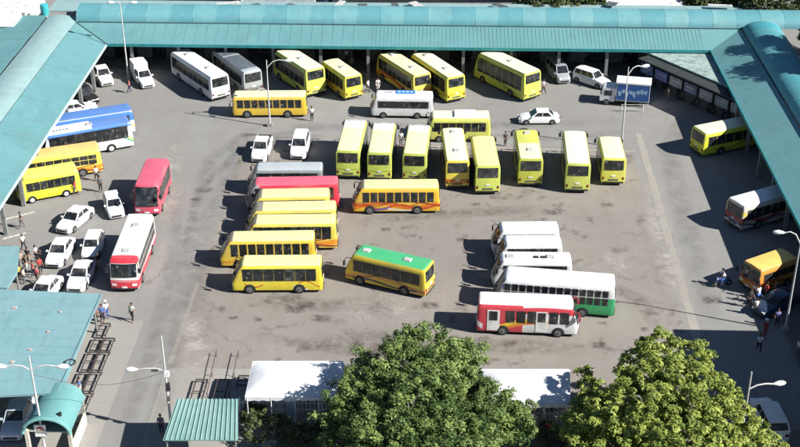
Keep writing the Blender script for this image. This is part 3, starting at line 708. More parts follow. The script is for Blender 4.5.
b = MB(); b.box((-.05, -.12, 2.25), (.8, .05, 1.0)); sg = b.build('sign_board', mat('sign_white', (.75, .74, .7), .5), rE)
b = MB(); b.lathe_y([(.22, 0), (.22, .02)], 20, (-.05, -.17, 2.4)); b.build('sign_ring', mat('sign_red', (.55, .04, .04), .5), sg)
b = MB(); b.box((-.05, -.19, 2.4), (.3, .02, .07)); b.build('sign_bar', mat('sign_white'+'_bar', (.75, .74, .7), .5), sg)
rF, hF = street_lamp('street lamp with cluster of boxes and left arm beside the green shed', (172, 434), 336, [(-1.9, 0, .1, 2.9)])
for z, x, c, d in ((hF-3.1, .12, (.7, .7, .7), (.35, .3, .4)), (hF-4.2, .1, (.03, .03, .03), (.3, .3, .6)), (hF-5.2, .05, (.12, .12, .12), (.25, .25, .4)), (hF-2.8, -.7, (.08, .08, .08), (.5, .15, .18))):
    b = MB(); b.box((x, -.1, z), d, taper=.9); b.build('equipment_box', mat('box_%d' % int(c[0]*100), c, .5), rF)
street_lamp('street lamp with right arm standing behind the rounded tree at lower right', (737, 461), 372, [(1.7, .3, .2, 1.4)])
# ---------------------------------------------------------------- billboard truck area, kiosk row
def kiosks():
    a, c = W(24.4, 138.0), W(34.6, 124.0); d = (c-a); L = d.length; ang = math.atan2(d.y, d.x)
    r = root('kiosk_row', 'diagonal row of low shops with dark roof edge and hanging signboards', 'shops', (a.x, a.y, 0), ang)
    b = MB(); b.box((L/2, 2.2, 1.6), (L, 4.2, 3.2)); b.build('wall', mat('kiosk_wall', (.06, .06, .06), .8), r)
    b = MB(); b.box((L/2, 1.4, 3.3), (L+.4, 5.0, .16)); b.build('roof', mat('kiosk_roof', (.035, .04, .04), .7), r)
    for i in range(7):
        x = 1.2+i*2.3; col = [(.10, .14, .32), (.14, .16, .36), (.22, .22, .22), (.10, .12, .2), (.28, .28, .27), (.2, .22, .22), (.22, .25, .28)][i]
        b = MB(); b.box((x, -.95, 2.4), (1.9, .1, 1.1)); s = b.build('signboard', mat('signboard_%d' % i, col, .6, .3), r)
        b = MB(); b.box((x, -1.01, 2.5), (1.3, .02, .18)); b.box((x-.2, -1.01, 2.15), (.8, .02, .1)); b.build('sign_stripe', mat('stripe_pale', (.32, .34, .36), .6), s)
        b = MB(); b.box((x, .07, 1.0), (1.2, .08, 1.9)); b.build('shop_window', M_GL, r)
    o = root('side_building', 'low building with pale sage green flat roof behind the kiosk row', 'building', W(30, 133.2))
    pts = [W(24.0, 139.6), W(33.6, 139.6), W(33.6, 126.6)]
    b = MB(); b.prism([(p.x, p.y) for p in pts], 3.42, 3.6); up(b.build('roof', mat('sage_roof', (.29, .38, .35), .7, .25)), o)
    b = MB(); b.prism([(W(28.5, 139).x, W(28.5, 139).y), (W(33.3, 139).x, W(33.3, 139).y), (W(33.3, 132).x, W(33.3, 132).y)], 0, 3.41); up(b.build('wall', M_WALL), o)
kiosks()
# ---------------------------------------------------------------- the buses
GT = 'buses nosed in under the far terminal wing'; GM = 'lime and yellow buses parked side by side in the middle'; GL = 'buses parked in a stack at the left of the lot'; GW = 'white buses parked in a stack at the right of the lot'; GB = 'buses backed out from under the left wing'
R_PY = roofmat('roof_pale_yellow', (.74, .69, .42)); R_CR = roofmat('roof_cream', (.76, .73, .52)); R_WH = roofmat('roof_white', (.68, .70, .70))
R_CW = roofmat('roof_cream_white_front', (.74, .73, .42), [(1.4, 20, (.80, .80, .74))]); R_LI = roofmat('roof_lime', (.66, .66, .14)); R_LIW = roofmat('roof_lime_pale_rear', (.55, .57, .10), [(-20, -.2, (.78, .76, .44))])
R_YG = roofmat('roof_yellow_grey_front', (.70, .67, .32), [(3.0, 3.95, (.17, .16, .14))]); R_OG = roofmat('roof_amber_grey_front', (.71, .62, .32), [(2.6, 3.6, (.2, .19, .16)), (3.6, 20, (.7, .66, .5))])
R_Y = roofmat('roof_yellow', (.80, .66, .12)); R_SI = roofmat('roof_silver', (.40, .44, .46)); R_DK = roofmat('roof_dark_glassy', (.09, .11, .13), [(-20, -3.3, (.36, .4, .42)), (1.2, 1.6, (.3, .33, .34))], )
R_RD = roofmat('roof_pink_red', (.60, .10, .16)); R_GR = roofmat('roof_green', (.05, .40, .16), [(3.4, 20, (.5, .55, .5))]); R_BL = roofmat('roof_blue', (.08, .20, .50)); R_BLW = roofmat('roof_blue_white_front', (.10, .22, .52), [(-.6, 4.2, (.72, .74, .78))])
R_AM = roofmat('roof_amber', (.70, .50, .16)); R_RW = roofmat('roof_white_red_front', (.80, .79, .78), [(3.6, 20, (.2, .17, .17))]); R_WR = roofmat('roof_white_red_patch', (.72, .71, .67), [(3.25, 20, (.55, .05, .07))]); R_WB = roofmat('roof_white_blue_patch', (.80, .80, .79))
R_OJ = roofmat('roof_orange', (.78, .50, .12))
# far row (front is the far end, tail to the camera)
bus('bus', 'white bus with plain white tail, leftmost of the row nosed under the far canopy', 'bus', (178, 48.5), (220, 75.5), 3.05, L_WHT, R_WH, GT, hatches=2, rake=.1)
bus('bus', 'silver bus with dark glassy roof right of the leftmost white bus', 'bus', (220, 47.5), (253, 71), 3.00, L_SILV, R_DK, GT, hatches=0, rake=.1)
bus('bus', 'big lime bus with pale roof and curved stripe, nosed in right of the silver bus', 'bus', (281, 46), (316, 68.5), 3.45, L_LIMES, R_CR, GT, w=1.3, nwin=6)
bus('bus', 'short yellow bus with pale rear window, just right of the big lime bus', 'bus', (327, 57), (354, 75.5), 3.00, L_LEMS, R_PY, GT, w=1.15, nwin=6)
bus('bus', 'yellow bus with brown flame sides partly behind the small white bus at the far canopy', 'bus', (384, 49.5), (423, 74), 3.10, L_YSW, R_PY, GT, hatches=2)
bus('bus', 'lemon bus with cream roof and dark stripe, second from right in the far row', 'bus', (417, 49.5), (457, 76), 3.25, L_LIMY, R_CR, GT, hatches=2)
bus('bus', 'long lime green bus with black sweep on its flank, rightmost of the far row', 'bus', (482, 48), (534, 72), 3.50, L_LIMES, R_CR, GT, w=1.3, hatches=1)
# side-on in front of the far row
bus('bus', 'yellow bus standing side-on before the far row, behind the curved lamp post', 'bus', (232, 93.5), (307, 93), 2.5, livery('paint_golden', (.74, .50, .05)), R_PY, None, hatches=0, nwin=9, rake=.05, gap=.12, w=1.1, win=(1.2, .36), curtain=None)
bus('minibus', 'small white bus with blue patch on its roof, side-on before the far row', 'bus', (371, 93), (434, 94), 2.55, livery('paint_plain_white', WHITE), R_WB, None, nwin=5, gap=.02, hatches=0, w=1.1)
B_ = bus('bus', 'lime bus with white air conditioner standing crosswise behind the middle row', 'bus', (426, 114), (491, 114), 2.75, livery('paint_lime_b', (.64, .65, .13)), R_CR, None, ac=2.4, hatches=1, slit=False, nwin=7)
# the middle row, tails to the camera
bus('bus', 'lime bus with white front roof, leftmost of the middle row', 'bus', (356.5, 116), (347.5, 151), 3.20, L_LIME, R_CW, GM, hatches=0)
bus('bus', 'lime bus with white front roof, second from left in the middle row', 'bus', (385, 119), (379, 153), 3.20, L_LIME, R_CW, GM, hatches=0)
bus('bus', 'lime bus with white front roof, between two yellow-tailed buses behind the orange flame bus', 'bus', (420, 121), (414.5, 154), 3.20, L_LIME, R_CW, GM, hatches=0)
bus('bus', 'cream roofed bus with hatches and orange flame tail in the middle row', 'bus', (452, 124), (458, 161), 3.20, L_LIMD, R_CR, GM, hatches=2, w=1.18)
bus('bus', 'plain lime bus with smooth pale lime roof standing nearest the camera in the middle row', 'bus', (482, 132), (488.5, 166), 3.20, livery('paint_lime_c', (.55, .62, .11)), roofmat('roof_lemon', (.78, .74, .30)), GM, hatches=0)
bus('bus', 'darker lime bus with two-tone hatched roof standing alone right of the middle row', 'bus', (525.5, 126), (531.5, 159), 3.15, livery('paint_olive_lime', (.47, .50, .06)), R_LIW, GM, hatches=2)
bus('bus', 'lime bus with long plain cream roof, left of the last bus of the middle row', 'bus', (574, 127), (579, 164), 3.25, livery('paint_lime_d', (.56, .62, .12)), roofmat('roof_ivory', (.78, .74, .56)), GM, hatches=0)
bus('bus', 'short lime bus with cream roof, rightmost of the middle row beside the lamp post', 'bus', (609, 133), (615, 158.5), 3.05, livery('paint_lemon_c', (.66, .65, .10)), roofmat('roof_ivory_b', (.78, .74, .48)), GM, hatches=0, w=1.18)
# left stack, fronts to the left
bus('bus', 'silver grey bus at the far end of the left stack behind the red bus', 'bus', (247, 166), (324, 165.5), 2.7, livery('paint_grey', (.22, .24, .24)), R_SI, GL, rake=.55, win=(1.26, .3), w=1.08, nwin=8, hatches=0)
bus('bus', 'pink red roofed bus with grey nose in the left stack', 'bus', (245, 181), (339.5, 179.5), 2.75, livery('paint_crimson', (.60, .03, .06), (), [(3.1, 20, (.3, .29, .29))]), roofmat('roof_pink_grey_nose', (.62, .11, .17), [(3.9, 20, (.28, .27, .27))]), GL, rake=.55, win=(1.26, .3), w=1.08, nwin=8, hatches=0)
bus('bus', 'amber yellow bus with grey band over its nose, next after the red bus', 'bus', (249, 193), (331, 191.5), 2.7, L_YEL, R_OG, GL, rake=.55, win=(1.26, .3), w=1.08, hatches=0)
bus('bus', 'yellow bus with cream nose and small dark roof marks, fourth of the left stack', 'bus', (245, 206), (337.5, 204.5), 2.75, L_YEL, R_OG, GL, rake=.55, win=(1.26, .3), w=1.08, hatches=0)
bus('bus', 'yellow bus with orange and white tail, third from the front of the left stack', 'bus', (243, 219), (337.5, 218), 2.8, L_YSW, R_YG, GL, rake=.55, win=(1.26, .3), w=1.08, hatches=0, nwin=8)
bus('bus', 'golden yellow bus with row of dark windows, second from the front of the left stack', 'bus', (219, 236), (316, 234.5), 2.75, livery('paint_golden_b', (.72, .50, .05), [(.75, .1, 1, 0, .12, (.66, .3, .02), -20, 20)]), R_YG, GL, rake=.55, win=(1.26, .3), w=1.08, hatches=0, nwin=9, gap=.16)
bus('bus', 'yellow bus with brown curl marks on its side, frontmost of the left stack', 'bus', (231, 260), (323, 259.5), 2.72, L_YRED, R_YG, GL, rake=.55, win=(1.26, .3), w=1.08, hatches=0, nwin=7, gap=.05)
bus('bus', 'yellow bus with orange and black flames crossing in front of the middle row', 'bus', (352, 183.5), (440, 183), 2.75, L_YORG, R_YG, None, nwin=9, hatches=0, gap=.14, w=1.12, win=(1.3, .42), rake=.5)
bus('bus', 'green roofed bus with yellow flame flanks parked askew in the centre', 'bus', (349, 246.5), (431, 265), 2.85, L_GRNR, R_GR, None, rake=.45, w=1.12, nwin=7, hatches=2, gap=.03)
# right stack, fronts to the left
bus('bus', 'white bus with small green dashes, farthest of the right stack', 'bus', (492, 226), (560, 225.5), 2.6, L_WG2, R_WH, GW, rake=.5, win=(1.26, .32), w=1.06, nwin=7, hatches=0, slit=True)
bus('bus', 'white bus with green corner patch, second of the right stack', 'bus', (496, 240), (563, 239.5), 2.6, L_WGR, R_WH, GW, rake=.5, win=(1.26, .32), w=1.06, nwin=7, hatches=0)
bus('bus', 'white bus with dark hatches on its roof in the middle of the right stack', 'bus', (492, 256), (573, 257), 2.65, livery('paint_plain_white', WHITE), R_WH, GW, rake=.5, win=(1.26, .32), w=1.06, nwin=7, hatches=2, gap=.03)
bus('bus', 'long white bus with green tail and two rows of window panes in the right stack', 'bus', (494, 271), (617, 280.5), 3.0, L_WGR, R_WH, GW, rake=.5, win=(1.26, .32), nwin=14, hatches=0, slit=True, w=1.3, gap=.14)
bus('bus', 'red and white bus with yellow flame and grey nose, nearest of the right stack', 'bus', (580, 301), (477, 297), 2.85, L_RW, R_RW, None, w=1.1, nwin=8, hatches=0, doors=((-3.3, -2.2), (.6, 1.6)), rake=.3, trim=mat('trim_red', (.5, .04, .06), .5), gap=.16)
# left wing
bus('bus', 'blue roofed bus farthest back at the left wing', 'bus', (40, 120), (131.5, 106), 2.8, L_BLU, R_BL, GB, rimm=M_RIM, hatches=0, gap=.02)
bus('bus', 'blue and white bus with green and lemon tail sweep at the left wing', 'bus', (38, 133), (129.5, 117.5), 3.0, L_BLUW, R_BLW, GB, hatches=1, gap=.02, w=1.22, win=(1.35, .3), rimm=M_RIMW)
bus('bus', 'amber yellow bus with red corner swirl between blue bus and lemon bus', 'bus', (17, 156), (99.5, 144), 2.75, L_YSW, R_AM, GB, hatches=0, nwin=8, slit=True)
bus('bus', 'lemon yellow bus nearest on the left wing with white wheel rims', 'bus', (14, 176), (77, 164.5), 2.65, livery('paint_lemon_d', (.74, .68, .04)), roofmat('roof_lemon_d', (.78, .72, .14)), GB, hatches=0, rimm=M_RIMW, gap=.03)
bus('bus', 'red bus with black windscreen facing the camera near the left taxis', 'bus', (144.5, 188.5), (157.5, 157), 3.1, L_RED, R_RD, None, hatches=0, w=1.2)
bus('bus', 'white roofed bus with red front patch and red skirt behind the red bus', 'bus', (121.5, 262), (140.5, 212), 3.05, L_WRED, R_WR, None, hatches=2, w=1.22, slit=True, minlen=8.5, wsz=(1.45, 2.55))
# right wing
bus('bus', 'lime bus with cream roof sticking out from under the right canopy', 'bus', (768, 115.5), (698, 129.5), 2.8, livery('paint_lime_e', (.60, .62, .04), [(.9, .3, 1, 0, .12, (.3, .36, .02), -3, 3)]), R_CR, None, hatches=0)
bus('bus', 'white roofed bus with brown swirl tail under the right canopy', 'bus', (800, 184), (735, 202), 2.75, L_BRN, R_WH, None, hatches=0, nwin=7)
bus('minibus', 'orange minibus with amber roof beside the people at the right edge', 'bus', (750, 266), (789, 252.5), 2.45, L_JEEP, R_OJ, None, hatches=0, nwin=4, w=1.15, minlen=4.8, rake=.12)
for o in list(COL.objects):
    if o.get('label', '').startswith('lime bus with white front roof'):
        m = MB(); [m.box((o['len']*.36+.05*(i % 2), -.6+.3*i, 3.2), (.16, .2, .05)) for i in range(5)]; m.build('roof_mark', mat('mark_grey', (.3, .3, .32), .6), o)
# blue patch on the small white bus roof, marks on others
for o in list(COL.objects):
    if o.get('label', '').startswith('small white bus with blue patch'):
        m = MB(); m.box((-.35, -.35, 2.58), (2.1, .95, .05)); p = m.build('roof_panel', mat('panel_blue', (.05, .22, .55), .5), o)
        m = MB(); [m.box((-1.0+.45*i, -.35, 2.61), (.25, .25, .02)) for i in range(4)]; m.build('panel_mark', M_PLATE, p)
        m = MB(); [m.box((1.2+.22*i, -.3, 2.57), (.14, .3, .03)) for i in range(4)]; m.build('roof_mark', mat('mark_grey', (.3, .3, .32), .6), o)
    if o.get('label', '').startswith('white bus with dark hatches'):
        m = MB(); [m.box((x, .1, 2.67), (.45, .35, .04)) for x in (-.3, -.9)]; m.build('roof_mark', M_DK, o)
    if o.get('label', '').startswith('blue and white bus'):
        m = MB(); [m.box((1.8+.35*i, .2, 3.02), (.2, .45-.1*(i % 2), .03)) for i in range(5)]; m.build('roof_mark', mat('mark_grey', (.3, .3, .32), .6), o)
# ---------------------------------------------------------------- cars
CARP = {'w': mat('car_white', (.68, .69, .69), .25, .04), 'c': mat('car_cream', (.72, .71, .66), .3, .08), 's': mat('car_silver', (.42, .43, .45), .25, .05, .3),
        'k': mat('car_black', (.02, .02, .022), .2), 'n': mat('car_navy', (.03, .05, .09), .2), 'g': mat('car_bluegrey', (.45, .50, .56), .3, .05)}
def car(label, cat, front, rear, paint, kind='sedan', group=None, name=None, L=None, scale=1.0):
    pf, pr = G(*front, .5), G(*rear, .5); d = pf-pr; c = (pf+pr)/2; yaw = math.atan2(d.y, d.x)
    S = dict(sedan=dict(L=4.5, W=.86, hood=.92, cb=(-1.75, 1.0), ct=(-1.05, .25), zt=1.45), suv=dict(L=4.6, W=.9, hood=1.05, cb=(-2.2, 1.1), ct=(-1.9, .5), zt=1.75),
             van=dict(L=4.7, W=.88, hood=1.1, cb=(-2.25, 1.7), ct=(-2.15, 1.0), zt=1.95), pickup=dict(L=5.0, W=.88, hood=1.02, cb=(-.9, 1.25), ct=(-.7, .65), zt=1.7),
             hatch=dict(L=3.9, W=.82, hood=.95, cb=(-1.85, .95), ct=(-1.45, .35), zt=1.5))[kind]
    Lc = L or S['L']; hl = Lc/2; w = S['W']; hd = S['hood']; q = Lc/S['L']
    R = root(name or {'suv': 'suv', 'van': 'van', 'pickup': 'pickup_truck'}.get(kind, 'parked_car'), label, cat, (c.x, c.y, 0), yaw, group)
    st = [(-hl, .70, .80), (-hl+.12, .90, .93), (-hl+.5, 1.0, 1.0), (-.3*hl, 1.0, 1.02), (.2*hl, 1.0, 1.0), (.55*hl, .98, .97), (hl-.35, .93, .86), (hl-.08, .84, .74), (hl, .68, .62)]
    B = MB(); ny = [(-1, .26), (-1.0, .5), (-.985, .78), (-.9, .96), (-.6, 1.0), (0, 1.02), (.6, 1.0), (.9, .96), (.985, .78), (1.0, .5), (1, .26)]
    vs = []
    for x, wf, hf in st:
        for a, zf in ny:
            z = .24 if abs(zf-.26) < 1e-6 else .24+(hd*hf-.24)*((zf-.26)/.76)
            vs.append((x, a*w*wf, z))
    n = len(ny); B.add(vs, [(i*n+j, i*n+j+1, (i+1)*n+j+1, (i+1)*n+j) for i in range(len(st)-1) for j in range(n-1)])
    B.add(vs[:n], [tuple(range(n))]); B.add(vs[-n:], [tuple(range(n))[::-1]])
    cb, ct, zt = [x*q for x in S['cb']], [x*q for x in S['ct']], S['zt']; zb = hd-.06
    wb, wt = w*.93, w*.74
    lo = [(cb[0], -wb, zb), (cb[1], -wb*.95, zb), (cb[1], wb*.95, zb), (cb[0], wb, zb)]; hi = [(ct[0], -wt, zt-.05), (ct[1], -wt, zt-.05), (ct[1], wt, zt-.05), (ct[0], wt, zt-.05)]
    B.add(lo+hi, [(0, 1, 5, 4), (1, 2, 6, 5), (2, 3, 7, 6), (3, 0, 4, 7)])
    B.build('body', CARP[paint], R, 50)
    m = MB(); g = []
    for i in range(7):
        s = i/6; x = ct[0]-.03+(ct[1]-ct[0]+.06)*s; row = []
        for j in range(7):
            t = 2*j/6-1; e = 1-.06*(1 if i in (0, 6) else 0); row.append((x, t*wt*1.02*e, zt-.045+.055*(1-t**4)*(1-(2*s-1)**4)))
        g.append(row)
    m.slab(g, [[(x, y, zt-.08) for x, y, z in r_] for r_ in g]); m.build('roof', CARP[paint], R, 50)
    V = [Vector(p) for p in lo+hi]
    def face(a, b, c_, d_, s0, s1, t0, t1): 
        f = lambda s, t: (V[a]*(1-s)+V[b]*s)*(1-t)+(V[d_]*(1-s)+V[c_]*s)*t
        return [f(s0, t0), f(s1, t0), f(s1, t1), f(s0, t1)]
    m = MB(); m.quad_slab(face(1, 2, 6, 5, .06, .94, .12, .94), .012, .03); m.build('windscreen', M_GL, R)
    m = MB(); m.quad_slab(face(3, 0, 4, 7, .08, .92, .2, .92), .012, .03); m.build('rear_window', M_GL, R)
    parts = [(.07, .34), (.38, .66), (.69, .93)] if kind in ('suv', 'van') else ([(.12, .5), (.54, .9)])
    if kind == 'pickup': parts = [(.08, .46), (.5, .92)]
    for (a, b) in parts:
        m = MB(); m.quad_slab(face(0, 1, 5, 4, a, b, .2, .9), .012, .03); m.build('side_window', M_GL, R)
        m = MB(); m.quad_slab(face(2, 3, 7, 6, 1-b, 1-a, .2, .9), .012, .03); m.build('side_window', M_GL, R)
    if kind == 'pickup':
        m = MB(); m.box((-1.6*q, 0, hd+.005), (1.5*q, w*1.55, .03)); m.build('cargo_bed', M_DK, R)
    r = .33 if kind in ('suv', 'pickup', 'van') else .31
    for x in (hl-.82, -hl+.85):
        for s in (-1, 1):
            m = MB(); nn = 10; pts = [(x+r*1.15*math.cos(PI*k/nn), r+r*1.15*math.sin(PI*k/nn)) for k in range(nn+1)]
            pts = [(x+r*1.15, .25)]+pts+[(x-r*1.15, .25)]; ya, yb = s*(w*.9), s*(w*1.004); n2 = len(pts)
            m.add([(p[0], ya, p[1]) for p in pts]+[(p[0], yb, p[1]) for p in pts], [tuple(range(n2)), tuple(range(n2, 2*n2))[::-1]]+[(i, (i+1) % n2, n2+(i+1) % n2, n2+i) for i in range(n2)])
            m.build('wheel_arch', M_DK, R); add_wheel(R, x, s*(w-.08), r, .2)
    for s in (-1, 1):
        m = MB(); m.box((hl-.12, s*w*.58, hd*.66), (.22, .3, .13)); m.build('headlight', M_LAMP, R)
        m = MB(); m.box((-hl+.06, s*w*.62, hd*.74), (.16, .28, .16)); m.build('tail_light', M_TAIL, R)
        m = MB(); m.box((cb[1]-.25, s*(w+.05), hd+.08), (.16, .2, .13), taper=.8); m.build('mirror', CARP[paint], R)
    m = MB(); m.box((hl-.0, 0, .42), (.1, w*1.15, .16)); m.build('grille', M_DK, R)
    m = MB(); m.box((-hl-.01, 0, .5), (.04, .4, .13)); m.build('number_plate', M_PLATE, R)
    m = MB(); m.box((0, 0, .22), (Lc-.5, w*1.7, .1)); m.build('chassis', M_DK, R)
    return R
TX = 'white cars parked by the left wing'
car('white car parked alone above the others, nearest the lemon yellow bus', 'car', (64.5, 228), (85.5, 210.5), 'w', 'sedan', TX)
car('white car with open dark boot area nearest the red bus', 'car', (117.5, 217), (110, 195.5), 'w', 'hatch', TX)
car('white car left of the pair, closest to the crowd of people', 'car', (53, 264), (67.5, 240), 'w', 'sedan', TX)
car('white car right of the pair, beside the white bus with red skirt', 'car', (89, 257), (97, 236), 'w', 'hatch', TX)
car('white car nearest the big flat teal canopy and fully visible', 'car', (74.5, 289), (88.5, 262), 'w', 'sedan', TX)
car('white car half hidden behind the edge of the big flat teal canopy', 'car', (35, 304), (55, 279), 'w', 'sedan', TX)
r = car('white utility truck with tall box top facing the camera by the far left lamp', 'van', (150, 87), (136, 69), 'w', 'pickup', None, 'utility_truck')
m = MB(); m.box((-1.45, 0, 1.55), (2.1, 1.7, 1.25), taper=.96); m.build('cargo_box', CARP['w'], r)
car('white pickup parked half under the left canopy corner', 'pickup', (108, 84), (97, 68), 'c', 'pickup')
car('black car parked under the edge of the left canopy', 'car', (92, 101), (76, 91), 'k', 'suv')
car('white car mostly hidden behind the farthest blue bus', 'car', (89, 107), (64, 111), 'w', 'sedan')
car('silver van with roof rack beside the white suv', 'van', (565, 81), (551, 66), 's', 'van')
car('white suv parked between the silver van and the box truck', 'suv', (603, 83.5), (580, 76), 'w', 'suv')
def box_truck():
    pf, pr = G(600, 99, .3), G(649, 103, .3); d = pf-pr; c = (pf+pr)/2; R = root('box_truck', 'white box truck with blue map picture on its cargo box near the kiosk row', 'truck', (c.x, c.y, 0), math.atan2(d.y, d.x)); L = d.length; hl = L/2; bl = L*.68
    m = MB(); m.box((-hl+bl/2, 0, 1.75), (bl, 2.0, 2.1)); B0 = m.build('cargo_box', CARP['w'], R)
    m = MB(); m.box((-hl+bl/2, 0, 2.85), (bl+.12, 2.12, .12)); m.build('box_roof', CARP['w'], R)
    for s in (-1, 1):
        m = MB(); m.box((-hl+bl/2, s*1.015, 1.75), (bl-.15, .03, 1.85)); q = m.build('side_panel', mat('board_blue', (.03, .10, .30), .5), R)
        m = MB(); rg = random.Random(5)
        for i in range(8):
            cx, cz = -hl+.5+i*(bl-.9)/7, 1.55+.5*rg.random(); n = 9
            pts = [(cx+(.14+.12*rg.random())*math.cos(2*PI*k/n), cz+(.15+.3*rg.random())*math.sin(2*PI*k/n)) for k in range(n)]
            y0, y1 = s*1.045, s*1.03
            m.add([(x, y0, z) for x, z in pts]+[(x, y1, z) for x, z in pts], [tuple(range(n))]+[(k, (k+1) % n, n+(k+1) % n, n+k) for k in range(n)])
        m.build('map_shapes', mat('board_pale', (.30, .44, .60), .6), q)
    # cab
    x0, x1 = -hl+bl+.1, hl; prof = [(x0, .5), (x1, .5), (x1+.02, 1.1), (x1-.25, 1.95), (x1-.55, 2.1), (x0, 2.1)]; n = len(prof)
    m = MB(); m.add([(x, -.92, z) for x, z in prof]+[(x, .92, z) for x, z in prof], [tuple(range(n)), tuple(range(n, 2*n))[::-1]]+[(i, (i+1) % n, n+(i+1) % n, n+i) for i in range(n)]); m.build('cab', CARP['w'], R)
    m = MB(); m.quad_slab([(x1+.01, -.8, 1.18), (x1+.01, .8, 1.18), (x1-.22, .75, 1.9), (x1-.22, -.75, 1.9)], .015); m.build('windscreen', M_GL, R)
    for s in (-1, 1):
        m = MB(); m.box(((x0+x1)/2-.05, s*.925, 1.5), ((x1-x0)*.5, .03, .6)); m.build('side_window', M_GL, R)
        m = MB(); m.box((x1+.0, s*.65, .8), (.08, .3, .18)); m.build('headlight', M_LAMP, R)
        m = MB(); m.box((x1-.15, s*1.05, 1.5), (.1, .18, .4)); m.build('mirror', M_DK, R)
        for x in (hl-.75, -hl+.9): add_wheel(R, x, s*.85, .38, .22)
    m = MB(); m.box((0, 0, .5), (L-.3, 1.2, .25)); m.build('chassis', M_DK, R)
box_truck()
r = root('barricade', 'low pale steel barricade standing right of the box truck', 'barricade', G(632, 112))
for x in (-1.2, 1.2):
    m = MB(); m.tube([(x, -.3, 0), (x, 0, .9), (x, .3, 0)], .03, 6); m.build('leg', M_POLE, r)
m = MB()
for z in (.35, .6, .88): m.tube([(-1.2, 0, z), (1.2, 0, z)], .03, 6)
m.build('bars', M_POLE, r)
car('white sedan driving alone across the far lane', 'car', (521, 118), (556, 117.5), 'w', 'sedan')
car('white pickup style van on the left of two parked above the grey bus', 'van', (257.5, 161), (266.5, 137), 'w', 'pickup', None, 'van')
car('white van on the right of two parked above the grey bus', 'van', (297, 158), (303, 136), 'w', 'suv', None, 'van')
car('silver grey car under the large canopy at the lower left corner', 'car', (12, 432), (23, 404), 'g', 'sedan', name='parked_car')
car('dark blue car beside the people at the right edge', 'car', (764, 309), (788, 298), 'n', 'sedan')
car('pale car in the shade beside the rounded tree at lower right', 'car', (760, 403), (777, 436), 'c', 'suv')
# ---------------------------------------------------------------- people
def skin_mesh(name, nodes, edges, m, sub=1):
    me = bpy.data.meshes.new('tmp'); me.from_pydata([n[0] for n in nodes], edges, []); o = bpy.data.objects.new('tmp', me); COL.objects.link(o)
    mod = o.modifiers.new('s', 'SKIN'); mod.use_smooth_shade = True
    for i, nd in enumerate(nodes):
        r = nd[1]; me.skin_vertices[0].data[i].radius = r if isinstance(r, tuple) else (r, r); me.skin_vertices[0].data[i].use_root = (i == 0)
    ss = o.modifiers.new('u', 'SUBSURF'); ss.levels = sub; ss.render_levels = sub
    bpy.context.view_layer.update(); dg = bpy.context.evaluated_depsgraph_get()
    out = bpy.data.meshes.new_from_object(o.evaluated_get(dg)); out.name = name; out.materials.clear(); out.materials.append(m)
    out.polygons.foreach_set('use_smooth', [True]*len(out.polygons))
    bpy.data.objects.remove(o); bpy.data.meshes.remove(me); return out
SKIN = mat('skin_brown', (.28, .15, .09), .6, .05); HAIR = mat('hair_black', (.012, .01, .01), .6)
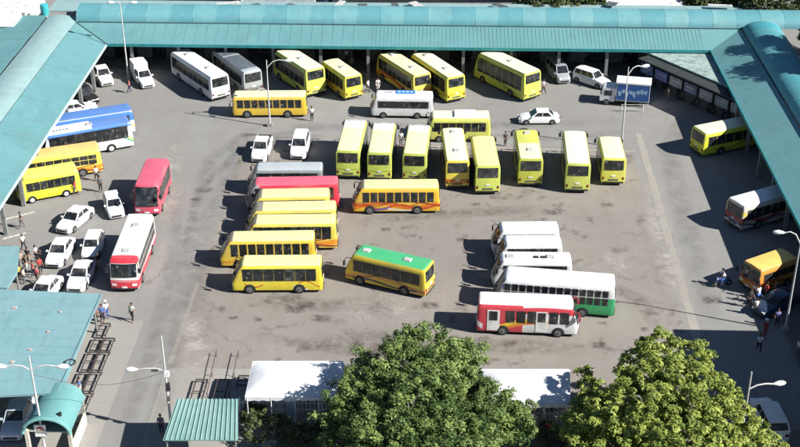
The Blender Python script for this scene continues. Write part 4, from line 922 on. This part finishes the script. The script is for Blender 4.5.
def person_meshes(pose):
    # facing +x ; y is left
    st = {'stand': (0, 0, .12, .05), 'walk': (.26, -.26, .28, -.25), 'wait': (.03, -.05, .35, .45)}[pose]
    lf_, rf_, la, ra = st
    J = {}
    nodes = [((0, 0, .93), (.13, .15)), ((0, 0, 1.12), (.11, .14)), ((0, 0, 1.34), (.12, .17)), ((0, 0, 1.46), (.06, .07)), ((.01, 0, 1.54), (.05, .05)), ((.02, 0, 1.62), (.085, .075)), ((.01, 0, 1.70), (.075, .07))]
    E_ = [(0, 1), (1, 2), (2, 3), (3, 4), (4, 5), (5, 6)]
    legs = []; arms = []
    for s, fx in ((1, lf_), (-1, rf_)):
        k = len(nodes); kn = .5*fx+(.06 if abs(fx) > .1 else .02)
        nodes += [((0, s*.09, .86), .085), ((kn, s*.10, .48), .058), ((fx, s*.10, .10), .038), ((fx+.06, s*.105, .045), (.035, .045)), ((fx+.17, s*.11, .035), (.025, .04))]
        E_ += [(0, k), (k, k+1), (k+1, k+2), (k+2, k+3), (k+3, k+4)]; legs.append([nodes[k+i][0] for i in range(3)])
    for s, ax in ((1, la), (-1, ra)):
        k = len(nodes); el = (ax*.3, s*.24, 1.13); wr = (ax*.3+.10+max(0, ax)*.5, s*.25, .90+max(0, ax)*.35)
        nodes += [((0, s*.17, 1.40), .055), (el, .042), (wr, .028), ((wr[0]+.03, wr[1], wr[2]-.06), (.018, .036))]
        E_ += [(2, k), (k, k+1), (k+1, k+2), (k+2, k+3)]; arms.append([nodes[k+i][0] for i in range(3)])
        pk = k+3; P_ = Vector(nodes[pk][0])
        for i in range(4):
            q = len(nodes); o = (-.03+.02*i)
            nodes += [(tuple(P_+Vector((o, 0, -.035))), .009), (tuple(P_+Vector((o+.008, -s*.006, -.07-.006*(1-abs(i-1.3)))), ), .008), (tuple(P_+Vector((o+.01, -s*.02, -.098))), .007)]
            E_ += [(pk, q), (q, q+1), (q+1, q+2)]
        q = len(nodes); nodes += [(tuple(P_+Vector((.035, -s*.01, .0))), .010), (tuple(P_+Vector((.05, -s*.015, -.035))), .008)]; E_ += [(pk, q), (q, q+1)]
    body = skin_mesh('body', nodes, E_, SKIN)
    sn = [((0, 0, .90), (.14, .165)), ((0, 0, 1.12), (.125, .155)), ((0, 0, 1.34), (.135, .185)), ((0, 0, 1.455), (.07, .08))]; se = [(0, 1), (1, 2), (2, 3)]
    for s, a in zip((1, -1), arms):
        k = len(sn); a0, a1 = Vector(a[0]), Vector(a[1]); sn += [(tuple(a0), .068), (tuple(a0.lerp(a1, .8)), .058)]; se += [(2, k), (k, k+1)]
    shirt = skin_mesh('shirt', sn, se, M_DK)
    tn = [((0, 0, .92), (.138, .16))]; te = []
    for s, l in zip((1, -1), legs):
        k = len(tn); l0, l1, l2 = [Vector(x) for x in l]; tn += [(tuple(l0), .098), (tuple(l1), .07), (tuple(l1.lerp(l2, .92)), .055)]; te += [(0, k), (k, k+1), (k+1, k+2)]
    trousers = skin_mesh('trousers', tn, te, M_DK)
    h = MB(); 
    for i in range(5):
        pass
    rings = [(1.62, .098, -.02), (1.68, .10, -.012), (1.74, .088, -.005), (1.785, .05, 0), (1.80, .01, 0)]
    vs = []; n = 12
    for z, r, ox in rings:
        for k in range(n):
            a = 2*PI*k/n; x = math.cos(a)*r*(1.05 if math.cos(a) < 0 else .8 if z < 1.7 else 1.0); vs.append((x+ox, math.sin(a)*r*.92, z))
    h.add(vs, [(i*n+k, i*n+(k+1) % n, (i+1)*n+(k+1) % n, (i+1)*n+k) for i in range(4) for k in range(n)]+[tuple(range(n))[::-1], tuple(4*n+k for k in range(n))])
    hair = h.mesh('hair', HAIR, 60)
    f = MB(); f.add([(.095, -.014, 1.60), (.095, .014, 1.60), (.122, 0, 1.605), (.10, 0, 1.645)], [(0, 1, 2), (0, 2, 3), (1, 3, 2), (0, 3, 1)]); f.box((.10, 0, 1.575), (.02, .05, .012)); 
    for s in (-1, 1): f.box((.095, s*.032, 1.64), (.02, .022, .012)); f.box((.015, s*.082, 1.62), (.03, .016, .05))
    return body, shirt, trousers, hair, f.mesh('face', mat('face_features', (.12, .06, .04), .6))
PM = {p: person_meshes(p) for p in ('stand', 'walk', 'wait')}
PC = {}
def person(label, px, py, shirt, trou, face=-90, pose='stand', group=None, hat=None, z=0):
    b_ = PM[pose]; p = G(px, py, z); r = root('person', label, 'person', p, math.radians(face), group)
    sc = random.uniform(.95, 1.04); r.scale = (sc, sc, sc)
    link('body', b_[0], r)
    for nm, me, c in (('shirt', b_[1], shirt), ('trousers', b_[2], trou)):
        key = (nm, pose, c)
        if key not in PC: q = me.copy(); q.materials.clear(); q.materials.append(mat('%s_cloth_%d_%d_%d' % ((nm,)+tuple(int(x*100) for x in c)), c, .85, .1)); PC[key] = q
        link(nm, PC[key], r)
    link('hair', b_[3], r); link('face', b_[4], r)
    if hat:
        m = MB(); n = 14; m.lathe_y([(.17, 0), (.11, .02), (.10, .09), (.03, .12)], n); 
        m.v = [(x, -z_, y+1.74) for x, y, z_ in m.v]; m.build('hat', mat('hat_%d' % int(hat[0]*100), hat, .8), r)
    return r
cW, cK, cR, cB, cG, cT, cP, cN = (.75, .74, .72), (.03, .03, .035), (.5, .05, .05), (.06, .14, .42), (.12, .13, .14), (.35, .27, .18), (.65, .14, .18), (.04, .05, .1)
person('person in pink shirt walking beside the white utility truck', 130, 93, cP, cN, 200, 'walk')
person('person in white shirt walking right of the amber bus tail', 97, 181, cW, cK, -60, 'walk')
person('person in grey shirt and black trousers just above the white car near the red bus', 101, 192, cG, cK, -80, 'stand')
person('person in red shirt behind the tail of the lemon yellow bus', 76, 195, cR, cG, 0, 'walk')
person('person in dark clothes standing on the painted bay line at far left', 22, 228, cK, cG, 20, 'walk')
person('person in black and white walking toward the crowd at left', 24, 250, cW, cK, -40, 'walk')
CW_ = 'crowd waiting by the small teal roof'
cr = [('person in white shirt at the back right of the crowd nearest the white car', 37, 262, cW, cK), ('person in black shirt at the top of the crowd behind the red shirts', 29, 264, cK, cT),
      ('person in tan shirt at the left rear of the crowd', 22, 268, cT, cK), ('person in grey shirt in the middle of the crowd', 27, 272, cG, cW), ('person in red shirt at the right front of the crowd', 41, 274, cR, cK),
      ('person in dark red shirt in the centre front of the crowd', 34, 277, (.35, .03, .04), cN), ('person in yellow shirt at the left front of the crowd', 20, 281, (.6, .45, .1), cK),
      ('person in cream shirt lowest in the crowd by the canopy edge', 25, 284, (.6, .52, .4), cG), ('person in pink shirt at the front right edge of the crowd', 38, 283, cP, cK)]
for i, (l, x, y, a, b_) in enumerate(cr): person(l, x, y, a, b_, (i*77) % 360, ('wait', 'stand', 'walk')[i % 3], CW_)
person('person in black shirt between the paired white cars', 99, 269, cK, cT, -70, 'walk')
person('person in white cap and blue trousers carrying a bag near the queue rails', 107, 318, cW, cB, -60, 'wait', hat=(.75, .75, .7))
person('person in blue shirt beside the queue rails behind the white capped person', 103, 322, cB, cK, -80, 'stand')
person('person in dark red shirt at the head of the queue rails', 97, 324, (.3, .06, .05), cK, 30, 'stand')
person('person in pale green shirt and dark shorts walking alone on the left road', 133, 321, (.55, .62, .55), cK, -100, 'walk')
person('person in blue shirt leaning at the queue rails beside the barrel shelter', 81, 396, cB, cW, 200, 'wait')
person('person in grey shirt beside the green shed and lamp post', 162, 434, cG, cK, -90, 'stand')
person('person in white shirt beside the tail of the big yellow bus side-on', 312, 121, cW, cK, -90, 'stand')
TF = 'people near the small white bus'
person('person in white shirt left of two before the far canopy', 368, 93, cW, cG, 160, 'walk', TF)
person('person in white shirt and pale trousers right of two before the far canopy', 378, 92, (.7, .66, .68), cW, -90, 'wait', TF)
person('person in dark clothes in the shade behind the small white bus', 352, 70, cG, cK, -90, 'stand', TF)
person('person in white shirt under the far canopy beside the yellow bus', 346.5, 62, cW, cK, -60, 'stand', TF)
person('person in grey shirt beside the nose of the silver van', 543, 94, (.4, .4, .42), cK, -30, 'walk')
person('person in black standing between the plain lime bus and the darker lime bus', 505, 146, cK, cK, -60, 'stand')
person('person in white shirt in the shade between two lime buses of the middle row', 401, 146, cW, cG, -90, 'stand')
person('person in tan shirt crouched forward beside the kiosk row', 668, 101, (.5, .42, .28), cG, 180, 'wait')
person('person in white shirt in shade before the kiosk signboards', 678, 92, cW, cK, 180, 'stand')
person('person in grey shirt in shade beside the leftmost signboards', 661, 88, cG, cK, 160, 'stand')
MBG = 'people gathered beside the orange minibus'
for i, (l, x, y, a, b_) in enumerate([('person in white shirt with arms forward at the minibus door', 757, 303, cW, cB), ('person in red shirt close to the minibus side', 765, 300, cR, cK), ('person in black shirt left of the gathering at the minibus', 749, 307, cK, cK),
      ('person in white shirt farthest back beside the minibus', 770, 290, (.6, .66, .72), cN), ('person in white shirt nearest the dark road at the minibus', 755, 315, (.7, .68, .66), cK), ('person in grey shirt behind the red shirted one at the minibus', 774, 297, cG, cK)]):
    person(l, x, y, a, b_, (i*83+120) % 360, ('wait', 'stand', 'walk')[i % 3], MBG)
person('person in pale blue shirt and black trousers walking down the shaded road', 758, 352, (.55, .66, .78), cK, -90, 'walk')
person('person in dark red shirt with white cap in the shaded road', 764, 338, (.32, .04, .06), (.3, .05, .08), -70, 'stand', hat=(.7, .7, .68))
person('person in violet blue shirt at the edge of the cobbled pavement', 776, 327, (.16, .16, .38), cN, -90, 'stand')
person('person in white shirt on the cobbled pavement at the right edge', 797, 358, (.6, .64, .66), cG, 180, 'wait', z=.14)
# motorbike with rider
def motorbike(px, py, face):
    p = G(px, py); r = root('motorbike', 'small motorbike under the white shirted rider at the shade edge', 'motorbike', p, math.radians(face))
    for x in (-.6, .62):
        m = MB(); m.lathe_y([(.17, -.04), (.27, -.05), (.3, 0), (.27, .05), (.17, .04)], 18, (x, 0, .3)); w_ = m.build('wheel', M_TY, r); m = MB(); m.lathe_y([(.16, -.03), (.03, -.06), (.03, .06), (.16, .03)], 14, (x, 0, .3)); m.build('rim', M_RIM, w_)
    m = MB(); m.tube([(-.6, 0, .32), (-.2, 0, .62), (.25, 0, .7), (.45, 0, .85), (.62, 0, .32)], [.05, .12, .13, .08, .04], 8); m.build('frame', mat('bike_blue', (.05, .12, .4), .3), r)
    m = MB(); m.box((-.25, 0, .78), (.75, .26, .1), taper=.9); m.build('seat', M_DK, r)
    m = MB(); m.tube([(.4, -.32, 1.0), (.47, 0, .95), (.4, .32, 1.0)], .02, 6); m.build('handlebar', M_CHROME, r)
    m = MB(); m.box((.52, 0, .85), (.12, .16, .16), taper=.8); m.build('headlight', M_LAMP, r)
    m = MB(); m.tube([(-.1, -.15, .3), (-.75, -.17, .4)], .045, 8); m.build('exhaust', M_CHROME, r)
motorbike(722, 286, 195)
def rider(px, py, face):
    nodes = [((-.15, 0, .9), (.14, .15)), ((-.05, 0, 1.12), (.11, .14)), ((.03, 0, 1.34), (.12, .17)), ((.06, 0, 1.45), (.06, .07)), ((.08, 0, 1.53), (.05, .05)), ((.10, 0, 1.62), (.085, .075)), ((.09, 0, 1.70), (.075, .07))]
    E_ = [(i, i+1) for i in range(6)]
    for s in (1, -1):
        k = len(nodes); nodes += [((-.1, s*.11, .86), .085), ((.28, s*.2, .72), .06), ((.12, s*.2, .34), .04), ((.26, s*.2, .3), (.03, .04))]; E_ += [(0, k), (k, k+1), (k+1, k+2), (k+2, k+3)]
        k = len(nodes); nodes += [((.04, s*.18, 1.38), .055), ((.22, s*.27, 1.14), .042), ((.40, s*.28, 1.03), .028), ((.44, s*.27, 1.02), (.03, .03))]; E_ += [(2, k), (k, k+1), (k+1, k+2), (k+2, k+3)]
        for i in range(4):
            q = len(nodes); nodes += [((.47, s*(.24+.018*i), 1.025), .008), ((.475, s*(.24+.018*i), .99), .007)]; E_ += [(k+3, q), (q, q+1)]
    me = skin_mesh('body', nodes, E_, SKIN); p = G(px, py); r = root('person', 'person in white shirt riding the small motorbike', 'person', p, math.radians(face)); link('body', me, r)
    sn = [nodes[0][:1]+((.15, .165),), nodes[1][:1]+((.13, .16),), nodes[2][:1]+((.135, .19),)]; se = [(0, 1), (1, 2)]
    for s in (1, -1): k = len(sn); sn += [((.04, s*.19, 1.38), .07), ((.2, s*.26, 1.17), .06)]; se += [(2, k), (k, k+1)]
    link('shirt', skin_mesh('shirt', sn, se, mat('rider_shirt', (.75, .74, .72), .8)), r)
    tn = [((-.15, 0, .88), (.14, .16))]; te = []
    for s in (1, -1): k = len(tn); tn += [((-.1, s*.11, .86), .098), ((.28, s*.2, .72), .074), ((.14, s*.2, .4), .055)]; te += [(0, k), (k, k+1), (k+1, k+2)]
    link('trousers', skin_mesh('trousers', tn, te, mat('rider_trousers', (.05, .1, .3), .8)), r)
    m = MB(); m.lathe_y([(.13, -.02), (.135, .05), (.10, .13), (.02, .16)], 14); m.v = [(x+.09, -z_, y+1.64) for x, y, z_ in m.v]; m.build('helmet', M_DK, r)
rider(722, 286, 195)
# ---------------------------------------------------------------- trees
def leafmat(name, a, b_, c=None, tr=.25):
    k = N(name); at = k.n('ShaderNodeAttribute'); at.attribute_name = 'tone'
    col = k.mix(at.outputs['Fac'], a, b_); k.l(col, k.b.inputs['Base Color']); k.b.inputs['Roughness'].default_value = .55
    k.b.inputs['Specular IOR Level'].default_value = .3
    tl = k.n('ShaderNodeBsdfTranslucent'); k.l(col, tl.inputs[0]); mx = k.n('ShaderNodeMixShader'); mx.inputs[0].default_value = tr
    out = k.t.nodes['Material Output']; k.l(k.b.outputs[0], mx.inputs[1]); k.l(tl.outputs[0], mx.inputs[2]); k.l(mx.outputs[0], out.inputs[0]); MATS[name] = k.m; return k.m
M_BARK = mat('bark', (.13, .10, .075), .9, .25, scale=4)
def leaves(cent, nrm, length, width, tone):
    n = len(cent); t = RNG.normal(size=(n, 3)); t -= (t*nrm).sum(1, keepdims=True)*nrm; t /= np.linalg.norm(t, axis=1, keepdims=True)+1e-9; s = np.cross(nrm, t)
    L = length[:, None]/2; Wd = width[:, None]/2
    p0 = cent-t*L; p1 = cent+s*Wd+t*L*.15; p2 = cent+t*L-nrm*L*.35; p3 = cent-s*Wd+t*L*.15
    V_ = np.stack([p0, p1, p2, p3], 1).reshape(-1, 3); me = bpy.data.meshes.new('crown')
    me.vertices.add(4*n); me.vertices.foreach_set('co', V_.astype(np.float32).ravel()); me.loops.add(4*n); me.loops.foreach_set('vertex_index', np.arange(4*n, dtype=np.int32))
    me.polygons.add(n); me.polygons.foreach_set('loop_start', np.arange(n, dtype=np.int32)*4); me.polygons.foreach_set('loop_total', np.full(n, 4, np.int32))
    me.update(calc_edges=True); a = me.attributes.new('tone', 'FLOAT', 'FACE'); a.data.foreach_set('value', np.clip(tone, 0, 1).astype(np.float32)); return me
def tree(label, base, blobs, nclump, per, cr, ll, lw, m, trunk_r=.3, limbs=8, group=None, name='tree', up_bias=.35, fill=.25, tone_sd=.22, spread=.12):
    base = Vector(base); r = root(name, label, 'tree', base, 0, group)
    B = np.array([[*(Vector(b[:3])-base), b[3], b[4]] for b in blobs])     # x y z (local) radius_h radius_v
    wts = B[:, 3]**2; wts /= wts.sum(); C = []; 
    while len(C) < nclump:
        b = B[RNG.choice(len(B), p=wts)]; d = RNG.normal(size=3); d /= np.linalg.norm(d)
        rad = 1-fill*RNG.random()**1.5 if RNG.random() < .8 else RNG.random()**.5
        q = b[:3]+d*np.array([b[3], b[3], b[4]])*rad*(.86+.14*RNG.random()+spread*RNG.random()**2)
        if q[2] < min(1.2, B[:, 2].max()*.5): continue
        # skip those deep in another blob
        inside = (((q-B[:, :3])/np.stack([B[:, 3], B[:, 3], B[:, 4]], 1))**2).sum(1).min()
        if inside < .35 and RNG.random() < .8: continue
        C.append(q)
    C = np.array(C); tone_c = RNG.normal(.5, tone_sd, len(C))
    idx = np.repeat(np.arange(len(C)), per); n = len(idx); d = RNG.normal(size=(n, 3)); d[:, 2] += up_bias; d /= np.linalg.norm(d, axis=1, keepdims=True)
    crs = cr*(.6+.8*RNG.random(len(C)))
    pos = C[idx]+d*(crs[idx]*RNG.random(n)**.4)[:, None]*np.array([1, 1, .75])
    nr = d*.55+RNG.normal(size=(n, 3))*.35+np.array([0, 0, .5]); nr /= np.linalg.norm(nr, axis=1, keepdims=True)
    me = leaves(pos, nr, ll*(.6+.8*RNG.random(n)), lw*(.6+.8*RNG.random(n)), tone_c[idx]+RNG.normal(0, .12, n)); me.materials.append(m); link('crown', me, r)
    b = MB(); top = B[:, :3].mean(0); top = Vector(top); mid = Vector((top.x*.3, top.y*.3, top.z*.45))
    b.tube([(0, 0, -.1), mid*.5, mid], [trunk_r*1.25, trunk_r, trunk_r*.8], 9)
    ends = [Vector(B[i, :3]) for i in range(len(B))]
    for e in ends:
        k = mid.lerp(e, .5)+Vector((0, 0, .3)); b.tube([mid, k, e], [trunk_r*.55, trunk_r*.32, trunk_r*.1], 7)
        for _ in range(4):
            q = e+Vector(np.clip(RNG.normal(size=3), -1, 1)*.6); b.tube([k.lerp(e, .5), q], [trunk_r*.2, trunk_r*.05], 5)
    b.build('trunk', M_BARK, r); return r
LG = leafmat('leaves_mid_green', (.042, .08, .02), (.22, .30, .085)); LY = leafmat('leaves_yellow_green', (.09, .14, .02), (.42, .48, .11)); LD = leafmat('leaves_dark_green', (.02, .04, .012), (.07, .11, .03)); LO = leafmat('leaves_olive', (.04, .06, .02), (.13, .15, .06))
def at(px, py, z, rh, rv): p = G(px, py, z); return (p.x, p.y, z, rh, rv)
tree('large loose leafed tree with mid green crown between the two white tents', G(418, 480), [at(400, 372, 5.2, 2.8, 1.5), at(448, 378, 5.0, 2.7, 1.4), at(366, 396, 4.6, 2.4, 1.4), at(420, 402, 6, 3.1, 1.7), at(474, 404, 4.6, 2.6, 1.3), at(345, 428, 4, 1.9, 1.5), at(392, 438, 5.2, 3.2, 1.8), at(450, 438, 5.2, 3.2, 1.8), at(500, 424, 4, 2.2, 1.2), at(425, 346, 5.2, 2.3, 1.0), at(460, 356, 4.8, 1.9, .8), at(375, 358, 4.6, 1.3, .8), at(425, 470, 5, 3.8, 2.2), at(520, 408, 3.6, 1.0, .6)],
     1500, 76, .46, .22, .12, LG, .26, fill=.6, tone_sd=.4, spread=.42)
tree('dense yellow green tree with rounded leaf rosettes at lower right', G(668, 490), [at(655, 372, 6, 2.5, 1.7), at(690, 393, 6, 2.8, 1.9), at(640, 403, 5.6, 2.7, 1.8), at(610, 413, 5, 2.2, 1.6), at(680, 428, 6.4, 3.3, 2.2), at(630, 438, 5.4, 3.0, 2.0), at(726, 423, 5, 2.1, 1.6), at(728, 452, 4.6, 1.9, 1.5), at(660, 350, 5.6, 1.8, 1.1), at(694, 357, 5.2, 1.4, .9), at(772, 446, 3.2, .9, .7), at(600, 445, 4.6, 2.2, 1.8), at(582, 432, 3.8, 1.7, 1.3), at(592, 408, 3.8, 1.4, 1.1), at(752, 434, 4.2, 1.3, 1.0), at(640, 378, 5, 1.4, 1.0), at(716, 398, 5, 1.6, 1.1), at(672, 464, 5.4, 4.0, 2.2)],
     1500, 62, .36, .26, .12, LY, .28, up_bias=.9, fill=.25, tone_sd=.24, spread=.2)
tree('small loose rosette bush between the right tent and the rounded tree', G(594, 450), [at(588, 385, 3.0, .7, .8), at(592, 405, 3.1, 1.0, 1.0), at(583, 370, 3.3, .45, .4), at(598, 425, 2.8, 1.2, 1.0)], 95, 34, .3, .30, .14, LY, .1, up_bias=.8, spread=.3)
# trees beside and beyond the right wing: they shade the teal roof
GX = 'trees beyond the right wing'
for i, (u, v, z, rr, lab) in enumerate([(46.5, 132.5, 11.5, 2.2, 'second tall tree above the far part of the right barrel vault'), (45.5, 127, 11, 2.6, 'tall tree high above the right barrel vault casting dappled shade on the slope'), (44.8, 136, 6.6, 2.7, 'dark green tree overhanging the far end of the right barrel vault'), (46.2, 127.5, 7.0, 3.0, 'dark green tree beside the middle of the right barrel vault'), (46.5, 118, 6.6, 2.8, 'dark green tree beside the near part of the right barrel vault'), (49.5, 146, 6.5, 4, 'dark green tree at the top right corner behind the vault end'), (52, 134, 7, 4, 'olive tree behind the dark trees at the right edge')]):
    c = W(u, v, 0); bl = [(c.x+dx, c.y+dy, z+dz, rr*k, rr*k*.7) for dx, dy, dz, k in ((0, 0, .4, .9), (-1.5, 1.2, 0, .7), (1.6, -1, -.3, .75), (-.8, -1.8, -.5, .65), (1, 2, -.6, .6))]
    tree(lab, c, bl, 240, 34, .6, .42, .22, LD if i != 4 else LO, .25, group=GX, fill=.4, tone_sd=.35)
# behind the far wing
GY = 'trees behind the far wing'
for i, (px, py, z, rr, lab) in enumerate([(548, 4, 4.5, 3.3, 'round dark tree poking above the far barrel vault, left of two'), (578, 5, 4.3, 2.7, 'round dark tree poking above the far barrel vault, right of two'), (700, -1, 4.5, 2.6, 'dark tree right of the white roof behind the far wing'), (742, 1, 4.6, 2.8, 'dark tree in the middle of the dark row behind the far wing'), (775, 6, 5.5, 3.6, 'dark tree at the right end of the row behind the far wing'), (140, -6, 4, 2.8, 'dark tree at the top left behind the vault')]):
    p = G(px, py, z); bl = [(p.x+dx, p.y+dy, z+dz, rr*k, rr*k*.6) for dx, dy, dz, k in ((0, 0, .2, .9), (-2, .8, -.2, .7), (2, -.3, -.2, .7), (.4, 1.9, 0, .7))]
    tree(lab, (p.x, p.y, 0), bl, 150, 30, .6, .45, .25, LD if i % 2 else LO, .22, group=GY, fill=.4, tone_sd=.35)
# shrubs and litter in the garden at the bottom
for i, (px, py, s) in enumerate([(262, 440, 1.3), (300, 446, 1.0), (330, 432, .9), (250, 420, .7), (540, 440, .9), (575, 446, .8), (360, 446, 1)]):
    p = G(px, py); tree('low %s shrub %s' % (('dusty', 'green', 'olive', 'sparse', 'green', 'dusty', 'olive')[i], ('below the left tent next to the green shed', 'low in the garden below the left tent', 'at the left foot of the large loose tree', 'at the left end of the picket fence', 'below the right tent beside the fence', 'below the right tent near the rosette bush', 'under the large loose tree')[i]), p, [(p.x, p.y, .9*s, 1.1*s, .7*s), (p.x+.9*s, p.y+.3, .7*s, .8*s, .5*s)], 40, 26, .35, .26, .14, LO, .05, name='shrub', group='shrubs in the garden')

for o in COL.objects:
    if o.name.startswith('shrub'): o['category'] = 'shrub'
def blob(name, label, cat, px, py, r, m, sq=.6, group=None, seed=0, z=0):
    rg = np.random.default_rng(seed+11); p = G(px, py, z); b = MB(); n, k = 10, 6; vs = []
    ph = rg.random(6)*6
    for i in range(k+1):
        for j in range(n):
            a, e = 2*PI*j/n, PI/2*i/k; q = r*(1+.16*math.sin(3*a+ph[0]+2*e)+.1*math.sin(5*a+ph[1]))
            vs.append((q*math.cos(e)*math.cos(a), q*math.cos(e)*math.sin(a), q*sq*math.sin(e)-.03))
    b.add(vs, [(i*n+j, i*n+(j+1) % n, (i+1)*n+(j+1) % n, (i+1)*n+j) for i in range(k) for j in range(n)]+[tuple(range(n))[::-1]])
    o = b.build(name, m, None, 30); o.location = p; return tag(o, label, cat, group)
M_ROCK = mat('rock_grey', (.30, .27, .23), .95, .3, scale=3)
for i, (px, py, r) in enumerate([(246, 412, .45), (256, 411, .35), (240, 428, .5), (270, 444, .6), (281, 433, .35), (252, 442, .45), (235, 444, .4)]):
    blob('rock', 'pale garden rock %s' % ('at the left end of the picket fence', 'just right of the rock at the fence end', 'beside the right edge of the green shed', 'lowest and largest below the left tent', 'alone in the middle of the dark garden', 'between the dusty shrub and the shed', 'at the lower corner beside the green shed')[i], 'rock', px, py, r, M_ROCK, group='rocks in the garden', seed=i)
# notice stand under the left tent, red plant tub
p = G(292, 421); r = root('notice_stand', 'pale blue grey notice stand in front of the picket fence under the left tent', 'sign', p)
m = MB(); m.box((0, 0, .95), (.75, .35, 1.9), taper=.9); m.build('panel', mat('notice_grey', (.35, .42, .45), .7), r); m = MB(); m.box((0, 0, 1.98), (.85, .45, .14)); m.build('cap', mat('notice_cap', (.5, .55, .56), .7), r)
person('person in red shirt sitting low beside the fence under the right tent', 547, 440, cR, cK, 90, 'wait')
# ---------------------------------------------------------------- things beyond the terminal
def simple_building(label, px0, px1, py, z, depth, rm, wm=None):
    a, c = G(px0, py, z), G(px1, py, z); L = (c-a).length; r = root('building', label, 'building', ((a.x+c.x)/2, a.y+depth/2, 0)); 
    b = MB(); b.box((0, 0, z/2), (L, depth, z)); b.build('wall', wm or M_WALL, r)
    b = MB(); n = 2; vs = [(-L/2-.3, -depth/2-.3, z), (L/2+.3, -depth/2-.3, z), (L/2+.3, 0, z+.8), (-L/2-.3, 0, z+.8), (L/2+.3, depth/2+.3, z), (-L/2-.3, depth/2+.3, z)]
    b.add(vs, [(0, 1, 2, 3), (3, 2, 4, 5), (0, 3, 5), (1, 4, 2), (0, 5, 4, 1)]); b.build('roof', rm, r)
    for i in range(int(L/3)):
        b = MB(); b.box((-L/2+1.5+i*3, -depth/2-.02, z*.55), (1.3, .06, 1.2)); b.build('window', M_GL, r)
M_RW = mat('roof_white_sheet', (.66, .66, .64), .6, .2); M_RG = mat('roof_grey_sheet', (.25, .27, .28), .7, .2)
simple_building('white roofed building behind the far wing, left of the dark trees', 595, 683, 6, 4.2, 10, M_RW)
simple_building('long low white shed behind the middle of the far wing', 345, 520, -2, 3.6, 8, M_RW)
simple_building('grey roofed shed behind the far wing left of centre', 245, 312, 2, 4.2, 7, M_RG)
simple_building('teal grey roofed block at the top left behind the vault', 100, 235, -3, 3.8, 8, M_TEALP)
# white walled roofs heaped at the top left corner
for i, (x0, x1, y, z, m_) in enumerate([(-25, 12, 26, 5.0, M_RW), (-30, 25, 12, 5.5, M_RW)]):
    simple_building(('white roofed house at the left edge beyond the outer roof', 'white roofed house at the top left corner beyond the outer roof')[i], x0, x1, y, z, 9, m_, mat('wall_white', (.7, .68, .64), .8, .3))
# rooftop junk on the far wing and small vehicles behind it
car('white car parked behind the far wing right of the grey shed', 'car', (334, -1), (348, -1), 'w', 'sedan')
for i, (px, l) in enumerate([(72, 'teal water tank on the roof corner at the top left')]):
    p = G(44.5, 10, 5.6); b = MB(); b.tube([(0, 0, -.6), (0, 0, .7), (0, 0, .8)], [.5, .5, .2], 16); o = b.build('water_tank', mat('tank_teal', (.05, .38, .40), .5)); o.location = p; tag(o, l, 'water tank')
# small stuff scattered on the lot
RK = ['near the front of the left stack', 'below the green roofed bus', 'in the empty centre of the lot', 'left of the left stack', 'near the red and white bus', 'along the worn strip on the right', 'by the left road']
# overhead cable from the lamp cluster to the shelter
p0 = G(172, 434); b = MB(); a = Vector((p0.x, p0.y, hF-3)); q = G(46, 455); c = Vector((q.x, q.y, hE-1.5)); pts = [a.lerp(c, t/12)-Vector((0, 0, 1.0*math.sin(PI*t/12))) for t in range(13)]
b.tube(pts, .018, 4, False); tag(b.build('cable', M_DK), 'thin sagging cable between the twin arm lamp and the boxed lamp', 'cable')
